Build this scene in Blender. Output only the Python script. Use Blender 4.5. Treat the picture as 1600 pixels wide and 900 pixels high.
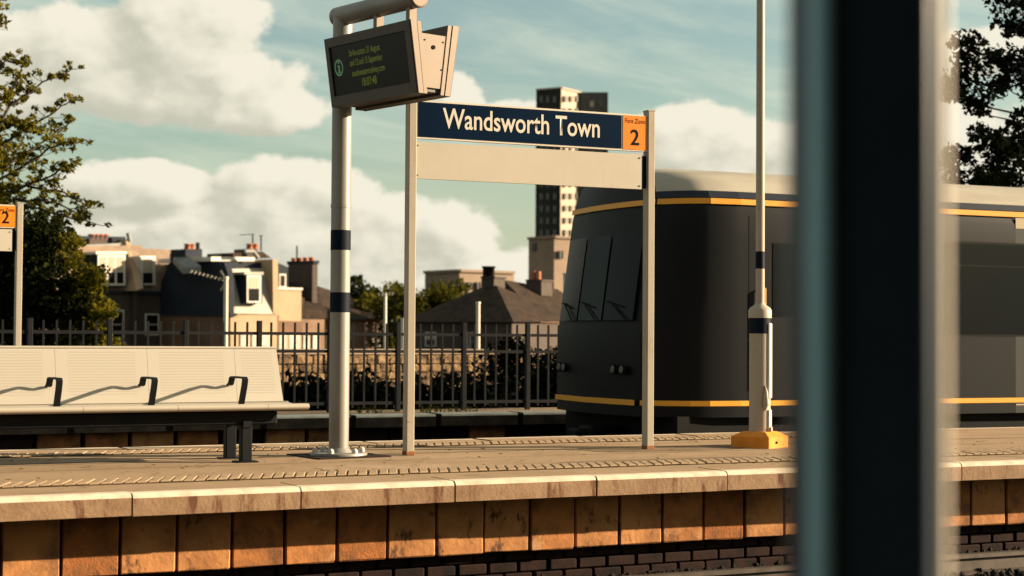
import bpy, math, random
from mathutils import Vector, Matrix
random.seed(7)
PI = math.pi
scene = bpy.context.scene
col = scene.collection
for o in list(bpy.data.objects):
    bpy.data.objects.remove(o)

# ------------------------------------------------------------------ camera
F = 2600.0                      # focal length in photo pixels (1600 wide)
CAM_H = 1.015                   # eye height above the platform surface
TILT = math.atan(75.4 / F)
ROLL = 0.0068
_f = Vector((0, math.cos(TILT), math.sin(TILT)))
_r0 = Vector((1, 0, 0))
_u0 = Vector((0, -math.sin(TILT), math.cos(TILT)))
CR = math.cos(ROLL) * _r0 + math.sin(ROLL) * _u0
CU = -math.sin(ROLL) * _r0 + math.cos(ROLL) * _u0
CAM = Vector((0, 0, CAM_H))
cam = bpy.data.cameras.new("camera")
cam.sensor_width = 36
cam.lens = F / 1600 * 36
cam.clip_start = 0.05
cam.clip_end = 6000
cam.dof.use_dof = True
cam.dof.focus_distance = 14.4
cam.dof.aperture_fstop = 2.3
cob = bpy.data.objects.new("camera", cam)
M = Matrix.Identity(4)
for i in range(3):
    M[i][0], M[i][1], M[i][2], M[i][3] = CR[i], CU[i], -_f[i], CAM[i]
cob.matrix_world = M
col.objects.link(cob)
scene.camera = cob

# ------------------------------------------------------------------ exposure
vs = scene.view_settings
vs.view_transform = 'Standard'
vs.look = 'None'
vs.exposure = 1.8
vs.gamma = 1
scene.render.resolution_x = 1024
scene.render.resolution_y = 576

# ------------------------------------------------------------------ sun
SUN_AZ = math.radians(6.5)     # from +X towards +Y
SUN_EL = math.radians(16.5)
sun = bpy.data.lights.new("sun", 'SUN')
sun.energy = 5.0
sun.angle = math.radians(0.5)
sun.color = (1.0, 0.785, 0.54)
sob = bpy.data.objects.new("sun", sun)
sd = Vector((math.cos(SUN_AZ) * math.cos(SUN_EL), math.sin(SUN_AZ) * math.cos(SUN_EL), math.sin(SUN_EL)))
sob.rotation_euler = sd.to_track_quat('Z', 'Y').to_euler()
sob.location = sd * 60
col.objects.link(sob)

# ------------------------------------------------------------------ world: sky with clouds
def build_world():
    w = bpy.data.worlds.new("World")
    scene.world = w
    w.use_nodes = True
    nt = w.node_tree
    nt.nodes.clear()

    w.cycles.sampling_method = 'MANUAL'
    w.cycles.sample_map_resolution = 256

    def group(fine):
        g = bpy.data.node_groups.new("cloud_density", 'ShaderNodeTree')
        g.interface.new_socket("az", in_out='INPUT', socket_type='NodeSocketFloat')
        g.interface.new_socket("el", in_out='INPUT', socket_type='NodeSocketFloat')
        g.interface.new_socket("density", in_out='OUTPUT', socket_type='NodeSocketFloat')
        n, l = g.nodes, g.links
        gi, go = n.new('NodeGroupInput'), n.new('NodeGroupOutput')

        def m(op, a, b=None, c=None, clamp=False):
            x = n.new('ShaderNodeMath')
            x.operation = op
            x.use_clamp = clamp
            for i, v in enumerate((a, b, c)):
                if v is None:
                    continue
                if isinstance(v, (int, float)):
                    x.inputs[i].default_value = v
                else:
                    l.new(v, x.inputs[i])
            return x.outputs[0]
        az, el = gi.outputs[0], gi.outputs[1]
        comb = n.new('ShaderNodeCombineXYZ')
        l.new(az, comb.inputs[0])
        l.new(m('MULTIPLY', el, 1.25), comb.inputs[1])
        comb.inputs[2].default_value = 3.7

        def noise(scale, detail, rough, loc):
            mp = n.new('ShaderNodeMapping')
            mp.inputs['Location'].default_value = loc
            l.new(comb.outputs[0], mp.inputs[0])
            t = n.new('ShaderNodeTexNoise')
            t.inputs['Scale'].default_value = scale
            t.inputs['Detail'].default_value = detail
            t.inputs['Roughness'].default_value = rough
            l.new(mp.outputs[0], t.inputs['Vector'])
            return t.outputs[0]
        n1 = noise(26, 5 if fine else 2, 0.55, (0, 0, 0))
        n2 = noise(6.0, 1, 0.5, (5.1, 2.2, 0))
        n3 = noise(70, 5, 0.62, (1.1, 7.2, 0)) if fine else None
        # cumulus masses: azimuth, elevation and their half sizes (radians), strength
        blobs = [(-.190, .182, .042, .026, 1.0), (-.255, .166, .055, .022, 1.0), (-.205, .150, .070, .025, 1.0),
                 (-.150, .134, .036, .014, 1.0), (-.285, .148, .05, .022, 1.0),
                 (-.222, .086, .042, .015, 1.0), (-.130, .084, .045, .020, 1.0), (-.165, .052, .12, .026, 1.0),
                 (-.060, .058, .045, .024, 1.0), (-.05, .022, .20, .026, 1.0),
                 (-.032, .140, .016, .016, .9), (.002, .128, .030, .013, .9),
                 (.110, .118, .040, .020, 1.0), (.150, .104, .06, .022, 1.0), (.26, .10, .08, .035, 1.0), (.27, .165, .05, .014, .7)]
        pos = n.new('ShaderNodeCombineXYZ')
        l.new(az, pos.inputs[0])
        l.new(el, pos.inputs[1])
        tot = None
        for (a, e, ra, re, s) in blobs:
            k = math.sqrt(.62 * s)
            vm = n.new('ShaderNodeVectorMath')
            vm.operation = 'MULTIPLY_ADD'
            l.new(pos.outputs[0], vm.inputs[0])
            vm.inputs[1].default_value = (k / ra, k / re, 0)
            vm.inputs[2].default_value = (-a * k / ra, -e * k / re, 0)
            vd = n.new('ShaderNodeVectorMath')
            vd.operation = 'DOT_PRODUCT'
            l.new(vm.outputs[0], vd.inputs[0])
            l.new(vm.outputs[0], vd.inputs[1])
            v = m('SUBTRACT', 1.25 * s, vd.outputs['Value'])
            tot = v if tot is None else m('MAXIMUM', tot, v)
        tot = m('MINIMUM', m('MAXIMUM', tot, 0.), 1.)
        # the same kind of cloud goes on round the rest of the sky
        wide = n.new('ShaderNodeMapRange')
        wide.inputs[1].default_value = .47
        wide.inputs[2].default_value = .62
        l.new(n2, wide.inputs[0])
        outside = n.new('ShaderNodeMapRange')
        outside.inputs[1].default_value = .33
        outside.inputs[2].default_value = .45
        l.new(m('ABSOLUTE', az), outside.inputs[0])
        high = n.new('ShaderNodeMapRange')
        high.inputs[1].default_value = .22
        high.inputs[2].default_value = .34
        l.new(el, high.inputs[0])
        tot = m('MAXIMUM', tot, m('MULTIPLY', wide.outputs[0], m('MAXIMUM', outside.outputs[0], high.outputs[0])))
        dens = m('ADD', tot, m('MULTIPLY', m('SUBTRACT', n1, .5), 1.25))
        if fine:
            dens = m('ADD', dens, m('MULTIPLY', m('SUBTRACT', n3, .5), .62))
        l.new(dens, go.inputs[0])
        return g
    g, g_soft = group(True), group(False)
    n, l = nt.nodes, nt.links

    def m(op, a, b=None, clamp=False):
        x = n.new('ShaderNodeMath')
        x.operation = op
        x.use_clamp = clamp
        for i, v in enumerate((a, b)):
            if v is None:
                continue
            if isinstance(v, (int, float)):
                x.inputs[i].default_value = v
            else:
                l.new(v, x.inputs[i])
        return x.outputs[0]

    def mix(fac, a, b):
        x = n.new('ShaderNodeMix')
        x.data_type = 'RGBA'
        if isinstance(fac, float):
            x.inputs[0].default_value = fac
        else:
            l.new(fac, x.inputs[0])
        for i, v in ((6, a), (7, b)):
            if isinstance(v, tuple):
                x.inputs[i].default_value = (*v, 1)
            else:
                l.new(v, x.inputs[i])
        return x.outputs[2]

    def rng(v, a, b, c=0., d=1., smooth=True):
        x = n.new('ShaderNodeMapRange')
        if smooth:
            x.interpolation_type = 'SMOOTHSTEP'
        for i, q in enumerate((a, b, c, d)):
            x.inputs[i + 1].default_value = q
        l.new(v, x.inputs[0])
        return x.outputs[0]
    tc = n.new('ShaderNodeTexCoord')
    sep = n.new('ShaderNodeSeparateXYZ')
    l.new(tc.outputs['Generated'], sep.inputs[0])
    az = m('ARCTAN2', sep.outputs[0], sep.outputs[1])
    el = m('ARCSINE', sep.outputs[2])
    d0 = n.new('ShaderNodeGroup')
    d0.node_tree = g
    l.new(az, d0.inputs[0])
    l.new(el, d0.inputs[1])
    d1 = n.new('ShaderNodeGroup')
    d1.node_tree = g_soft
    l.new(m('ADD', az, .016), d1.inputs[0])
    l.new(m('ADD', el, .011), d1.inputs[1])
    dens = d0.outputs[0]
    alpha = rng(dens, .31, .60)
    lit = rng(m('SUBTRACT', dens, d1.outputs[0]), -.42, .50)
    sky = n.new('ShaderNodeTexSky')
    sky.sky_type = 'NISHITA'
    sky.sun_disc = False
    sky.sun_elevation = SUN_EL
    sky.sun_rotation = PI / 2 - SUN_AZ
    sky.air_density = 1.0
    sky.dust_density = 1.6
    sky.ozone_density = 1.5
    tint = n.new('ShaderNodeMix')
    tint.data_type = 'RGBA'
    tint.blend_type = 'MULTIPLY'
    tint.inputs[0].default_value = 1
    l.new(sky.outputs[0], tint.inputs[6])
    tint.inputs[7].default_value = SKY_TINT
    # thin streaky cirrus
    cb = n.new('ShaderNodeCombineXYZ')
    l.new(m('ADD', az, m('MULTIPLY', el, .9)), cb.inputs[0])
    l.new(m('MULTIPLY', m('SUBTRACT', el, m('MULTIPLY', az, -.10)), 5.0), cb.inputs[1])
    cn = n.new('ShaderNodeTexNoise')
    cn.inputs['Scale'].default_value = 5.0
    cn.inputs['Detail'].default_value = 6
    cn.inputs['Roughness'].default_value = .62
    cn.inputs['Distortion'].default_value = .5
    l.new(cb.outputs[0], cn.inputs['Vector'])
    cir = m('MULTIPLY', rng(cn.outputs[0], .38, .70), rng(el, .06, .14, .35, .70))
    S = 1.0 / SKY_STRENGTH
    base = mix(cir, tint.outputs[2], tuple(c * S for c in CIRRUS))
    base = mix(rng(el, -.02, .13, .85, .0), base, tuple(c * S for c in HAZE_PALE))
    cloud = mix(lit, tuple(c * S for c in CLOUD_DARK), tuple(c * S for c in CLOUD_LIT))
    out = mix(alpha, base, cloud)
    bg = n.new('ShaderNodeBackground')
    bg.inputs[1].default_value = SKY_STRENGTH
    l.new(out, bg.inputs[0])
    wo = n.new('ShaderNodeOutputWorld')
    l.new(bg.outputs[0], wo.inputs[0])


SKY_STRENGTH = 0.05
SKY_TINT = (0.95, 0.95, 0.74, 1)
HAZE_PALE = (.185, .195, .155)
CIRRUS = (.205, .22, .175)
CLOUD_DARK = (.165, .164, .131)
CLOUD_LIT = (.262, .248, .204)
build_world()

# ------------------------------------------------------------------ geometry of the place
A0, B0, AL, KAP = -2.1123 * 1.13, 9.3215 * 1.13, .4894, -.0081 / 1.13
PW = 4.34                        # island platform width


def arc(s, off=0.0, z=0.0):
    th = AL + KAP * s
    return Vector((A0 + (math.sin(th) - math.sin(AL)) / KAP - off * math.sin(th),
                   B0 - (math.cos(th) - math.cos(AL)) / KAP + off * math.cos(th), z))


def head(s):
    return AL + KAP * s


def ray(px, py):
    return (_f + CR * ((px - 800) / F) - CU * ((py - 450) / F))


def at(px, py, depth):
    d = ray(px, py)
    return CAM + d * (depth / d.y)


def ground(px, py, z=0.0):
    d = ray(px, py)
    return CAM + d * ((z - CAM_H) / d.z)


def arc_inv(p):
    cx = A0 - math.sin(AL) / KAP
    cy = B0 + math.cos(AL) / KAP
    r = math.hypot(p.x - cx, p.y - cy)
    R = 1 / abs(KAP)
    th = math.atan2((p.x - cx) * (1 if KAP > 0 else -1) * -1 * -1, -(p.y - cy) * (1 if KAP > 0 else -1))
    best = None
    s = -30.0
    lo, hi = -40.0, 60.0
    for _ in range(60):          # along-track coordinate is monotonic
        mid = (lo + hi) / 2
        h = head(mid)
        q = arc(mid)
        if (p.x - q.x) * math.cos(h) + (p.y - q.y) * math.sin(h) > 0:
            lo = mid
        else:
            hi = mid
    h = head(lo)
    q = arc(lo)
    return lo, -(p.x - q.x) * math.sin(h) + (p.y - q.y) * math.cos(h)


def on_off(px, py, off):
    """point where the pixel ray meets the upright surface at this offset: s, z"""
    d = ray(px, py)
    lo, hi = 0.5, 200.0
    for _ in range(60):
        t = (lo + hi) / 2
        if arc_inv(CAM + d * t)[1] < off:
            lo = t
        else:
            hi = t
    p = CAM + d * lo
    return arc_inv(p)[0], p.z


# ------------------------------------------------------------------ materials
MATS = {}
PIG = .82          # photograph is exposed bright: pigments kept down to their real depth


def pg(c):
    return tuple(v * PIG for v in c)


def mat(name, color, rough=.7, metal=0., spec=.5, noise=None, bump=None, coat=0., col2=None, stretch=None, mid=(.4, .65), emit=None, streak=None):
    """procedural material: base colour mottled towards col2 by noise, optional bump"""
    if name in MATS:
        return MATS[name]
    color = pg(color)
    col2 = pg(col2) if col2 else None
    m = bpy.data.materials.new(name)
    m.use_nodes = True
    nt = m.node_tree
    b = nt.nodes['Principled BSDF']
    b.inputs['Base Color'].default_value = (*color, 1)
    b.inputs['Roughness'].default_value = rough
    b.inputs['Metallic'].default_value = metal
    b.inputs['Specular IOR Level'].default_value = spec
    b.inputs['Coat Weight'].default_value = coat
    if emit:
        b.inputs['Emission Color'].default_value = (*emit[0], 1)
        b.inputs['Emission Strength'].default_value = emit[1]
    tc = nt.nodes.new('ShaderNodeTexCoord')
    geo = nt.nodes.new('ShaderNodeNewGeometry')

    def tex(scale, detail=6, st=None):
        mp = nt.nodes.new('ShaderNodeMapping')
        if st:
            mp.inputs['Scale'].default_value = st
        nt.links.new(geo.outputs['Position'], mp.inputs[0])
        t = nt.nodes.new('ShaderNodeTexNoise')
        t.inputs['Scale'].default_value = scale
        t.inputs['Detail'].default_value = detail
        t.inputs['Roughness'].default_value = .62
        nt.links.new(mp.outputs[0], t.inputs['Vector'])
        return t.outputs[0]
    last = None
    if noise:
        c2 = col2 or tuple(c * .62 for c in color)
        mr = nt.nodes.new('ShaderNodeMapRange')
        mr.inputs[1].default_value, mr.inputs[2].default_value = mid
        nt.links.new(tex(noise, 7, stretch), mr.inputs[0])
        mx = nt.nodes.new('ShaderNodeMix')
        mx.data_type = 'RGBA'
        mx.inputs[6].default_value = (*color, 1)
        mx.inputs[7].default_value = (*c2, 1)
        nt.links.new(mr.outputs[0], mx.inputs[0])
        last = mx.outputs[2]
        if streak:            # (colour, scale, stretch, lo, hi)
            mr2 = nt.nodes.new('ShaderNodeMapRange')
            mr2.inputs[1].default_value, mr2.inputs[2].default_value = streak[3], streak[4]
            nt.links.new(tex(streak[1], 5, streak[2]), mr2.inputs[0])
            mx2 = nt.nodes.new('ShaderNodeMix')
            mx2.data_type = 'RGBA'
            nt.links.new(mr2.outputs[0], mx2.inputs[0])
            nt.links.new(last, mx2.inputs[6])
            mx2.inputs[7].default_value = (*pg(streak[0]), 1)
            last = mx2.outputs[2]
        nt.links.new(last, b.inputs['Base Color'])
    if bump:
        bp = nt.nodes.new('ShaderNodeBump')
        bp.inputs['Strength'].default_value = bump[1]
        bp.inputs['Distance'].default_value = bump[2] if len(bump) > 2 else .01
        nt.links.new(tex(bump[0], 8, stretch), bp.inputs['Height'])
        nt.links.new(bp.outputs[0], b.inputs['Normal'])
    MATS[name] = m
    return m


def brick_mat(name, c1, c2, mortar, scale):
    if name in MATS:
        return MATS[name]
    m = bpy.data.materials.new(name)
    m.use_nodes = True
    nt = m.node_tree
    b = nt.nodes['Principled BSDF']
    b.inputs['Roughness'].default_value = .9
    c1, c2, mortar = pg(c1), pg(c2), pg(mortar)
    geo = nt.nodes.new('ShaderNodeNewGeometry')
    sep = nt.nodes.new('ShaderNodeSeparateXYZ')
    nt.links.new(geo.outputs['Position'], sep.inputs[0])
    ad = nt.nodes.new('ShaderNodeMath')
    nt.links.new(sep.outputs[0], ad.inputs[0])
    nt.links.new(sep.outputs[1], ad.inputs[1])
    cb = nt.nodes.new('ShaderNodeCombineXYZ')
    nt.links.new(ad.outputs[0], cb.inputs[0])
    nt.links.new(sep.outputs[2], cb.inputs[1])
    t = nt.nodes.new('ShaderNodeTexBrick')
    t.inputs['Scale'].default_value = scale
    t.inputs['Color1'].default_value = (*c1, 1)
    t.inputs['Color2'].default_value = (*c2, 1)
    t.inputs['Mortar'].default_value = (*mortar, 1)
    t.inputs['Mortar Size'].default_value = .015
    nt.links.new(cb.outputs[0], t.inputs['Vector'])
    ns = nt.nodes.new('ShaderNodeTexNoise')
    ns.inputs['Scale'].default_value = .6
    ns.inputs['Detail'].default_value = 6
    nt.links.new(geo.outputs['Position'], ns.inputs['Vector'])
    mr = nt.nodes.new('ShaderNodeMapRange')
    mr.inputs[1].default_value, mr.inputs[2].default_value = .35, .7
    mr.inputs[3].default_value, mr.inputs[4].default_value = 1.1, .65
    nt.links.new(ns.outputs[0], mr.inputs[0])
    mx = nt.nodes.new('ShaderNodeMix')
    mx.data_type = 'RGBA'
    mx.blend_type = 'MULTIPLY'
    mx.inputs[0].default_value = 1
    nt.links.new(t.outputs[0], mx.inputs[6])
    nt.links.new(mr.outputs[0], mx.inputs[7])
    nt.links.new(mx.outputs[2], b.inputs['Base Color'])
    MATS[name] = m
    return m


def leaf_mat(name, c1, c2, trans=.35):
    m = bpy.data.materials.new(name)
    m.use_nodes = True
    nt = m.node_tree
    nt.nodes.clear()
    geo = nt.nodes.new('ShaderNodeNewGeometry')
    mx = nt.nodes.new('ShaderNodeMix')
    mx.data_type = 'RGBA'
    mx.inputs[6].default_value = (*c1, 1)
    mx.inputs[7].default_value = (*c2, 1)
    nt.links.new(geo.outputs['Random Per Island'], mx.inputs[0])
    d = nt.nodes.new('ShaderNodeBsdfDiffuse')
    t = nt.nodes.new('ShaderNodeBsdfTranslucent')
    nt.links.new(mx.outputs[2], d.inputs[0])
    nt.links.new(mx.outputs[2], t.inputs[0])
    s = nt.nodes.new('ShaderNodeMixShader')
    s.inputs[0].default_value = trans
    nt.links.new(d.outputs[0], s.inputs[1])
    nt.links.new(t.outputs[0], s.inputs[2])
    o = nt.nodes.new('ShaderNodeOutputMaterial')
    nt.links.new(s.outputs[0], o.inputs[0])
    MATS[name] = m
    return m


# ------------------------------------------------------------------ mesh helpers
class MB:
    def __init__(self):
        self.v, self.f, self.sm = [], [], []

    def add(self, vs_, fs, smooth=False):
        o = len(self.v)
        self.v += [Vector(p) for p in vs_]
        self.f += [tuple(i + o for i in f) for f in fs]
        self.sm += [smooth] * len(fs)
        return self

    def hexa(self, p):           # 8 corners: bottom ring then top ring (counter-clockwise seen from above)
        return self.add(p, [(3, 2, 1, 0), (4, 5, 6, 7), (0, 1, 5, 4), (1, 2, 6, 5), (2, 3, 7, 6), (3, 0, 4, 7)])

    def box(self, c, sx, sy, sz, rz=0., bevel=0.):
        """box centred at c, optionally with chamfered edges"""
        c = Vector(c)
        R = Matrix.Rotation(rz, 3, 'Z')
        hx, hy, hz = sx / 2, sy / 2, sz / 2
        if bevel <= 0:
            pts = [(-hx, -hy, -hz), (hx, -hy, -hz), (hx, hy, -hz), (-hx, hy, -hz),
                   (-hx, -hy, hz), (hx, -hy, hz), (hx, hy, hz), (-hx, hy, hz)]
            return self.hexa([c + R @ Vector(p) for p in pts])
        b = bevel
        rings = []
        for z, ins in ((-hz, b), (-hz + b, 0), (hz - b, 0), (hz, b)):
            x, y = hx - ins, hy - ins
            k = b if ins == 0 else b * .4
            rings.append([(-x + k, -y, z), (x - k, -y, z), (x, -y + k, z), (x, y - k, z), (x - k, y, z), (-x + k, y, z), (-x, y - k, z), (-x, -y + k, z)])
        pts = [c + R @ Vector(p) for r in rings for p in r]
        fs = [tuple(range(7, -1, -1)), tuple(range(24, 32))]
        for r in range(3):
            for i in range(8):
                j = (i + 1) % 8
                fs.append((r * 8 + i, r * 8 + j, r * 8 + 8 + j, r * 8 + 8 + i))
        return self.add(pts, fs)

    def bar(self, p0, p1, w, h, up=Vector((0, 0, 1))):
        p0, p1 = Vector(p0), Vector(p1)
        d = (p1 - p0).normalized()
        s = d.cross(up)
        if s.length < 1e-4:
            s = d.cross(Vector((0, 1, 0)))
        s.normalize()
        u = s.cross(d)
        q = []
        for p in (p0, p1):
            q += [p - s * w / 2 - u * h / 2, p + s * w / 2 - u * h / 2, p + s * w / 2 + u * h / 2, p - s * w / 2 + u * h / 2]
        return self.add(q, [(3, 2, 1, 0), (4, 5, 6, 7), (0, 1, 5, 4), (1, 2, 6, 5), (2, 3, 7, 6), (3, 0, 4, 7)])

    def tube(self, pts, rad, n=12, cap=True):
        pts = [Vector(p) for p in pts]
        if not isinstance(rad, (list, tuple)):
            rad = [rad] * len(pts)
        o = []
        up = None
        for i, p in enumerate(pts):
            d = (pts[min(i + 1, len(pts) - 1)] - pts[max(i - 1, 0)]).normalized()
            if up is None:
                up = Vector((0, 0, 1)) if abs(d.z) < .9 else Vector((0, 1, 0))
            s = d.cross(up).normalized()
            u = s.cross(d).normalized()
            up = u
            for k in range(n):
                a = 2 * PI * k / n
                o.append(p + (s * math.cos(a) + u * math.sin(a)) * rad[i])
        fs = []
        for i in range(len(pts) - 1):
            for k in range(n):
                j = (k + 1) % n
                fs.append((i * n + k, i * n + j, (i + 1) * n + j, (i + 1) * n + k))
        self.add(o, fs, True)
        if cap:
            L = len(pts) - 1
            self.add([o[k] for k in range(n)], [tuple(range(n - 1, -1, -1))])
            self.add([o[L * n + k] for k in range(n)], [tuple(range(n))])
        return self

    def lathe(self, c, prof, n=24):
        """profile of (radius, z) from bottom to top round the vertical through c"""
        c = Vector(c)
        o = []
        for r, z in prof:
            for k in range(n):
                a = 2 * PI * k / n
                o.append(c + Vector((r * math.cos(a), r * math.sin(a), z)))
        fs = []
        for i in range(len(prof) - 1):
            for k in range(n):
                j = (k + 1) % n
                fs.append((i * n + k, i * n + j, (i + 1) * n + j, (i + 1) * n + k))
        self.add(o, fs, True)
        L = len(prof) - 1
        self.add([o[k] for k in range(n)], [tuple(range(n - 1, -1, -1))])
        self.add([o[L * n + k] for k in range(n)], [tuple(range(n))])
        return self

    def prism(self, poly, ext):
        """polygon of 3D points extruded by the vector ext"""
        poly = [Vector(p) for p in poly]
        ext = Vector(ext)
        n = len(poly)
        nrm = Vector((0, 0, 0))
        for i in range(n):
            nrm += poly[i].cross(poly[(i + 1) % n])
        if nrm.dot(ext) > 0:
            poly.reverse()
        q = poly + [p + ext for p in poly]
        fs = [tuple(range(n)), tuple(range(2 * n - 1, n - 1, -1))]
        for i in range(n):
            j = (i + 1) % n
            fs.append((j, i, i + n, j + n))
        return self.add(q, fs)

    def build(self, name, material, parent=None):
        base = wloc(parent)
        me = bpy.data.meshes.new(name)
        me.from_pydata([tuple(p - base) for p in self.v], [], self.f)
        me.polygons.foreach_set('use_smooth', self.sm)
        me.update()
        if isinstance(material, str):
            material = MATS[material]
        me.materials.append(material)
        return link(name, me, parent)


def wloc(p):
    v = Vector((0, 0, 0))
    while p is not None:
        v = v + p.location
        p = p.parent
    return v


def link(name, me, parent=None, loc=(0, 0, 0), rz=0.):
    o = bpy.data.objects.new(name, me)
    col.objects.link(o)
    o.parent = parent
    o.location = loc
    o.rotation_euler = (0, 0, rz)
    return o


def thing(name, label, cat, loc, group=None):
    o = bpy.data.objects.new(name, None)
    col.objects.link(o)
    o.empty_display_size = .2
    o.location = loc
    return tag(o, label, cat, group)


def tag(o, label, cat, group=None):
    o['label'] = label
    o['category'] = cat
    if group:
        o['group'] = group
    return o


def struct(o):
    o['kind'] = 'structure'
    return o


def strip(mb, s0, s1, prof, step=.5, closed=True):
    """sweep a profile of (offset, z) along the track curve"""
    n = max(1, int(round((s1 - s0) / step)))
    k = len(prof)
    pts = []
    for i in range(n + 1):
        s = s0 + (s1 - s0) * i / n
        pts += [arc(s, o, z) for o, z in prof]
    fs = []
    for i in range(n):
        for j in range(k if closed else k - 1):
            q = (j + 1) % k
            fs.append((i * k + j, i * k + q, (i + 1) * k + q, (i + 1) * k + j))
    if closed:
        fs.append(tuple(range(k - 1, -1, -1)))
        fs.append(tuple(range(n * k, n * k + k)))
    return mb.add(pts, fs)


def text_mesh(body, size, align='CENTER', offset=0.0, extrude=0.0, space=1.0):
    cu = bpy.data.curves.new('lettering', 'FONT')
    cu.body = body
    cu.size = size
    cu.align_x = align
    cu.align_y = 'CENTER'
    cu.offset = offset
    cu.extrude = extrude
    cu.space_character = space
    cu.resolution_u = 4
    o = bpy.data.objects.new('lettering_source', cu)
    col.objects.link(o)
    bpy.context.view_layer.update()
    me = bpy.data.meshes.new_from_object(o.evaluated_get(bpy.context.evaluated_depsgraph_get()))
    bpy.data.objects.remove(o)
    return me


def put_text(name, me, origin, ux, uy, material, parent, sx=1., fit=None):
    """lay a text mesh on the plane through origin with axes ux, uy"""
    base = wloc(parent)
    xs = [v.co.x for v in me.vertices]
    w = max(xs) - min(xs)
    if fit:
        sx = fit / w
    nz = ux.cross(uy)
    cx = (max(xs) + min(xs)) / 2
    for v in me.vertices:
        v.co = Vector(origin) + ux * ((v.co.x - cx) * sx) + uy * v.co.y + nz * v.co.z - base
    me.materials.clear()
    me.materials.append(MATS[material])
    return link(name, me, parent)


# ------------------------------------------------------------------ the materials of the place
mat('asphalt', (.315, .220, .130), .95, spec=.2, noise=1.4, col2=(.25, .168, .096), bump=(90, .5, .006), mid=(.35, .7),
    streak=((.14, .095, .058), 1.3, (1, 1, 1), .60, .78))
mat('asphalt_dark', (.205, .138, .080), .95, spec=.2, noise=3, col2=(.15, .10, .058), bump=(90, .6, .006))
mat('asphalt_pale', (.35, .25, .155), .95, spec=.2, noise=3, col2=(.27, .185, .11), bump=(90, .6, .006))
mat('coping_stone', (.30, .195, .115), .85, spec=.2, noise=5, col2=(.20, .115, .062), bump=(40, .5, .008), mid=(.38, .72),
    streak=((.12, .05, .024), 9, (1, 1, .22), .56, .66))
mat('grimy_stone', (.10, .072, .05), .9, spec=.2, noise=4, col2=(.035, .027, .02), bump=(40, .5, .008), mid=(.38, .66))
mat('far_edge', (.88, .78, .62), .8, spec=.2, noise=7, col2=(.60, .48, .34), mid=(.45, .75))  # lighter copy of white_edge, making up for sunlight the train blocks
mat('white_edge', (.62, .53, .41), .8, spec=.2, noise=7, col2=(.42, .33, .235), bump=(60, .4, .004), mid=(.45, .75))
mat('wall_block', (.46, .185, .058), .85, spec=.2, noise=4.5, col2=(.15, .07, .03), bump=(30, .6, .008), mid=(.42, .72),
    streak=((.50, .30, .15), 6, (1, 1, 1), .56, .70))
mat('wall_block_b', (.41, .160, .05), .85, spec=.2, noise=6, col2=(.12, .055, .025), bump=(30, .6, .008), mid=(.40, .68))
mat('wall_block_c', (.50, .225, .08), .85, spec=.2, noise=3, col2=(.09, .05, .028), bump=(30, .6, .008), mid=(.48, .72))
mat('wall_block_d', (.37, .135, .042), .9, spec=.15, noise=9, col2=(.19, .085, .035), bump=(55, .7, .008), mid=(.40, .70),
    streak=((.05, .03, .02), 7, (1, 1, .35), .58, .68))
mat('wall_block_e', (.52, .24, .09), .85, spec=.15, noise=3, col2=(.30, .13, .05), bump=(22, .7, .008), mid=(.40, .70),
    streak=((.10, .05, .028), 11, (1, 1, .6), .57, .66))
mat('dark_joint', (.016, .013, .011), .95, spec=.1, noise=8)
mat('dark_brick', (.030, .015, .012), .9, spec=.1, noise=6, col2=(.012, .009, .009), bump=(30, .5, .006))
mat('tactile', (.325, .230, .138), .85, spec=.2, noise=6, col2=(.24, .165, .098), bump=(80, .4, .003), mid=(.4, .75))
mat('tactile_bed', (.115, .072, .040), .95, spec=.1, noise=5, col2=(.06, .038, .023))
mat('ballast', (.022, .018, .015), .95, spec=.1, noise=9, col2=(.009, .008, .007), bump=(30, .9, .03))
mat('rail_steel', (.07, .05, .035), .55, metal=.3, noise=8, col2=(.025, .018, .014))
mat('ground_soil', (.035, .03, .018), .95, spec=.1, noise=.8, col2=(.035, .035, .02), bump=(8, .6, .05))
mat('galv', (.23, .215, .19), .45, metal=.15, noise=3.5, col2=(.19, .175, .15), stretch=(1, 1, .2), bump=(60, .08, .002))
mat('cream_paint', (.66, .58, .46), .5, noise=4, col2=(.55, .47, .36), mid=(.45, .8))
mat('post_paint', (.36, .315, .25), .5, spec=.2, noise=5, col2=(.29, .235, .175), stretch=(1, 1, .3), mid=(.5, .8),
    streak=((.16, .10, .06), 22, (1, 1, .5), .66, .74))
mat('navy_band', (.003, .007, .015), .6, spec=.08)
mat('navy_sign', (.0012, .0105, .030), .6, spec=.02, noise=4, col2=(.001, .009, .026))
mat('sign_white', (.60, .55, .46), .5, spec=.2)
mat('panel_white', (.47, .43, .355), .5, spec=.2, noise=2.2, col2=(.43, .385, .315), mid=(.4, .8),
    streak=((.36, .30, .22), 14, (1, 1, .06), .60, .80))
mat('orange_sign', (.74, .215, .016), .5, spec=.15, noise=6, col2=(.68, .19, .014))
mat('black_print', (.006, .006, .008), .7, spec=.05)
mat('case_grey', (.075, .068, .060), .55, spec=.3, noise=4, col2=(.06, .054, .048), mid=(.4, .8))
mat('case_tan', (.21, .155, .108), .55, spec=.3, noise=3.5, col2=(.18, .13, .09), mid=(.4, .8))
mat('screen_glass', (.004, .004, .004), .3, spec=.2)
mat('led_green', (.01, .015, .005), .6, spec=.1, emit=((.30, .36, .06), .075))
mat('led_icon', (.01, .015, .01), .6, spec=.1, emit=((.22, .46, .22), .085))
mat('dark_plastic', (.02, .022, .025), .5)
mat('bench_dark', (.007, .009, .012), .6, spec=.08, noise=6, col2=(.011, .011, .012))
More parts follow.
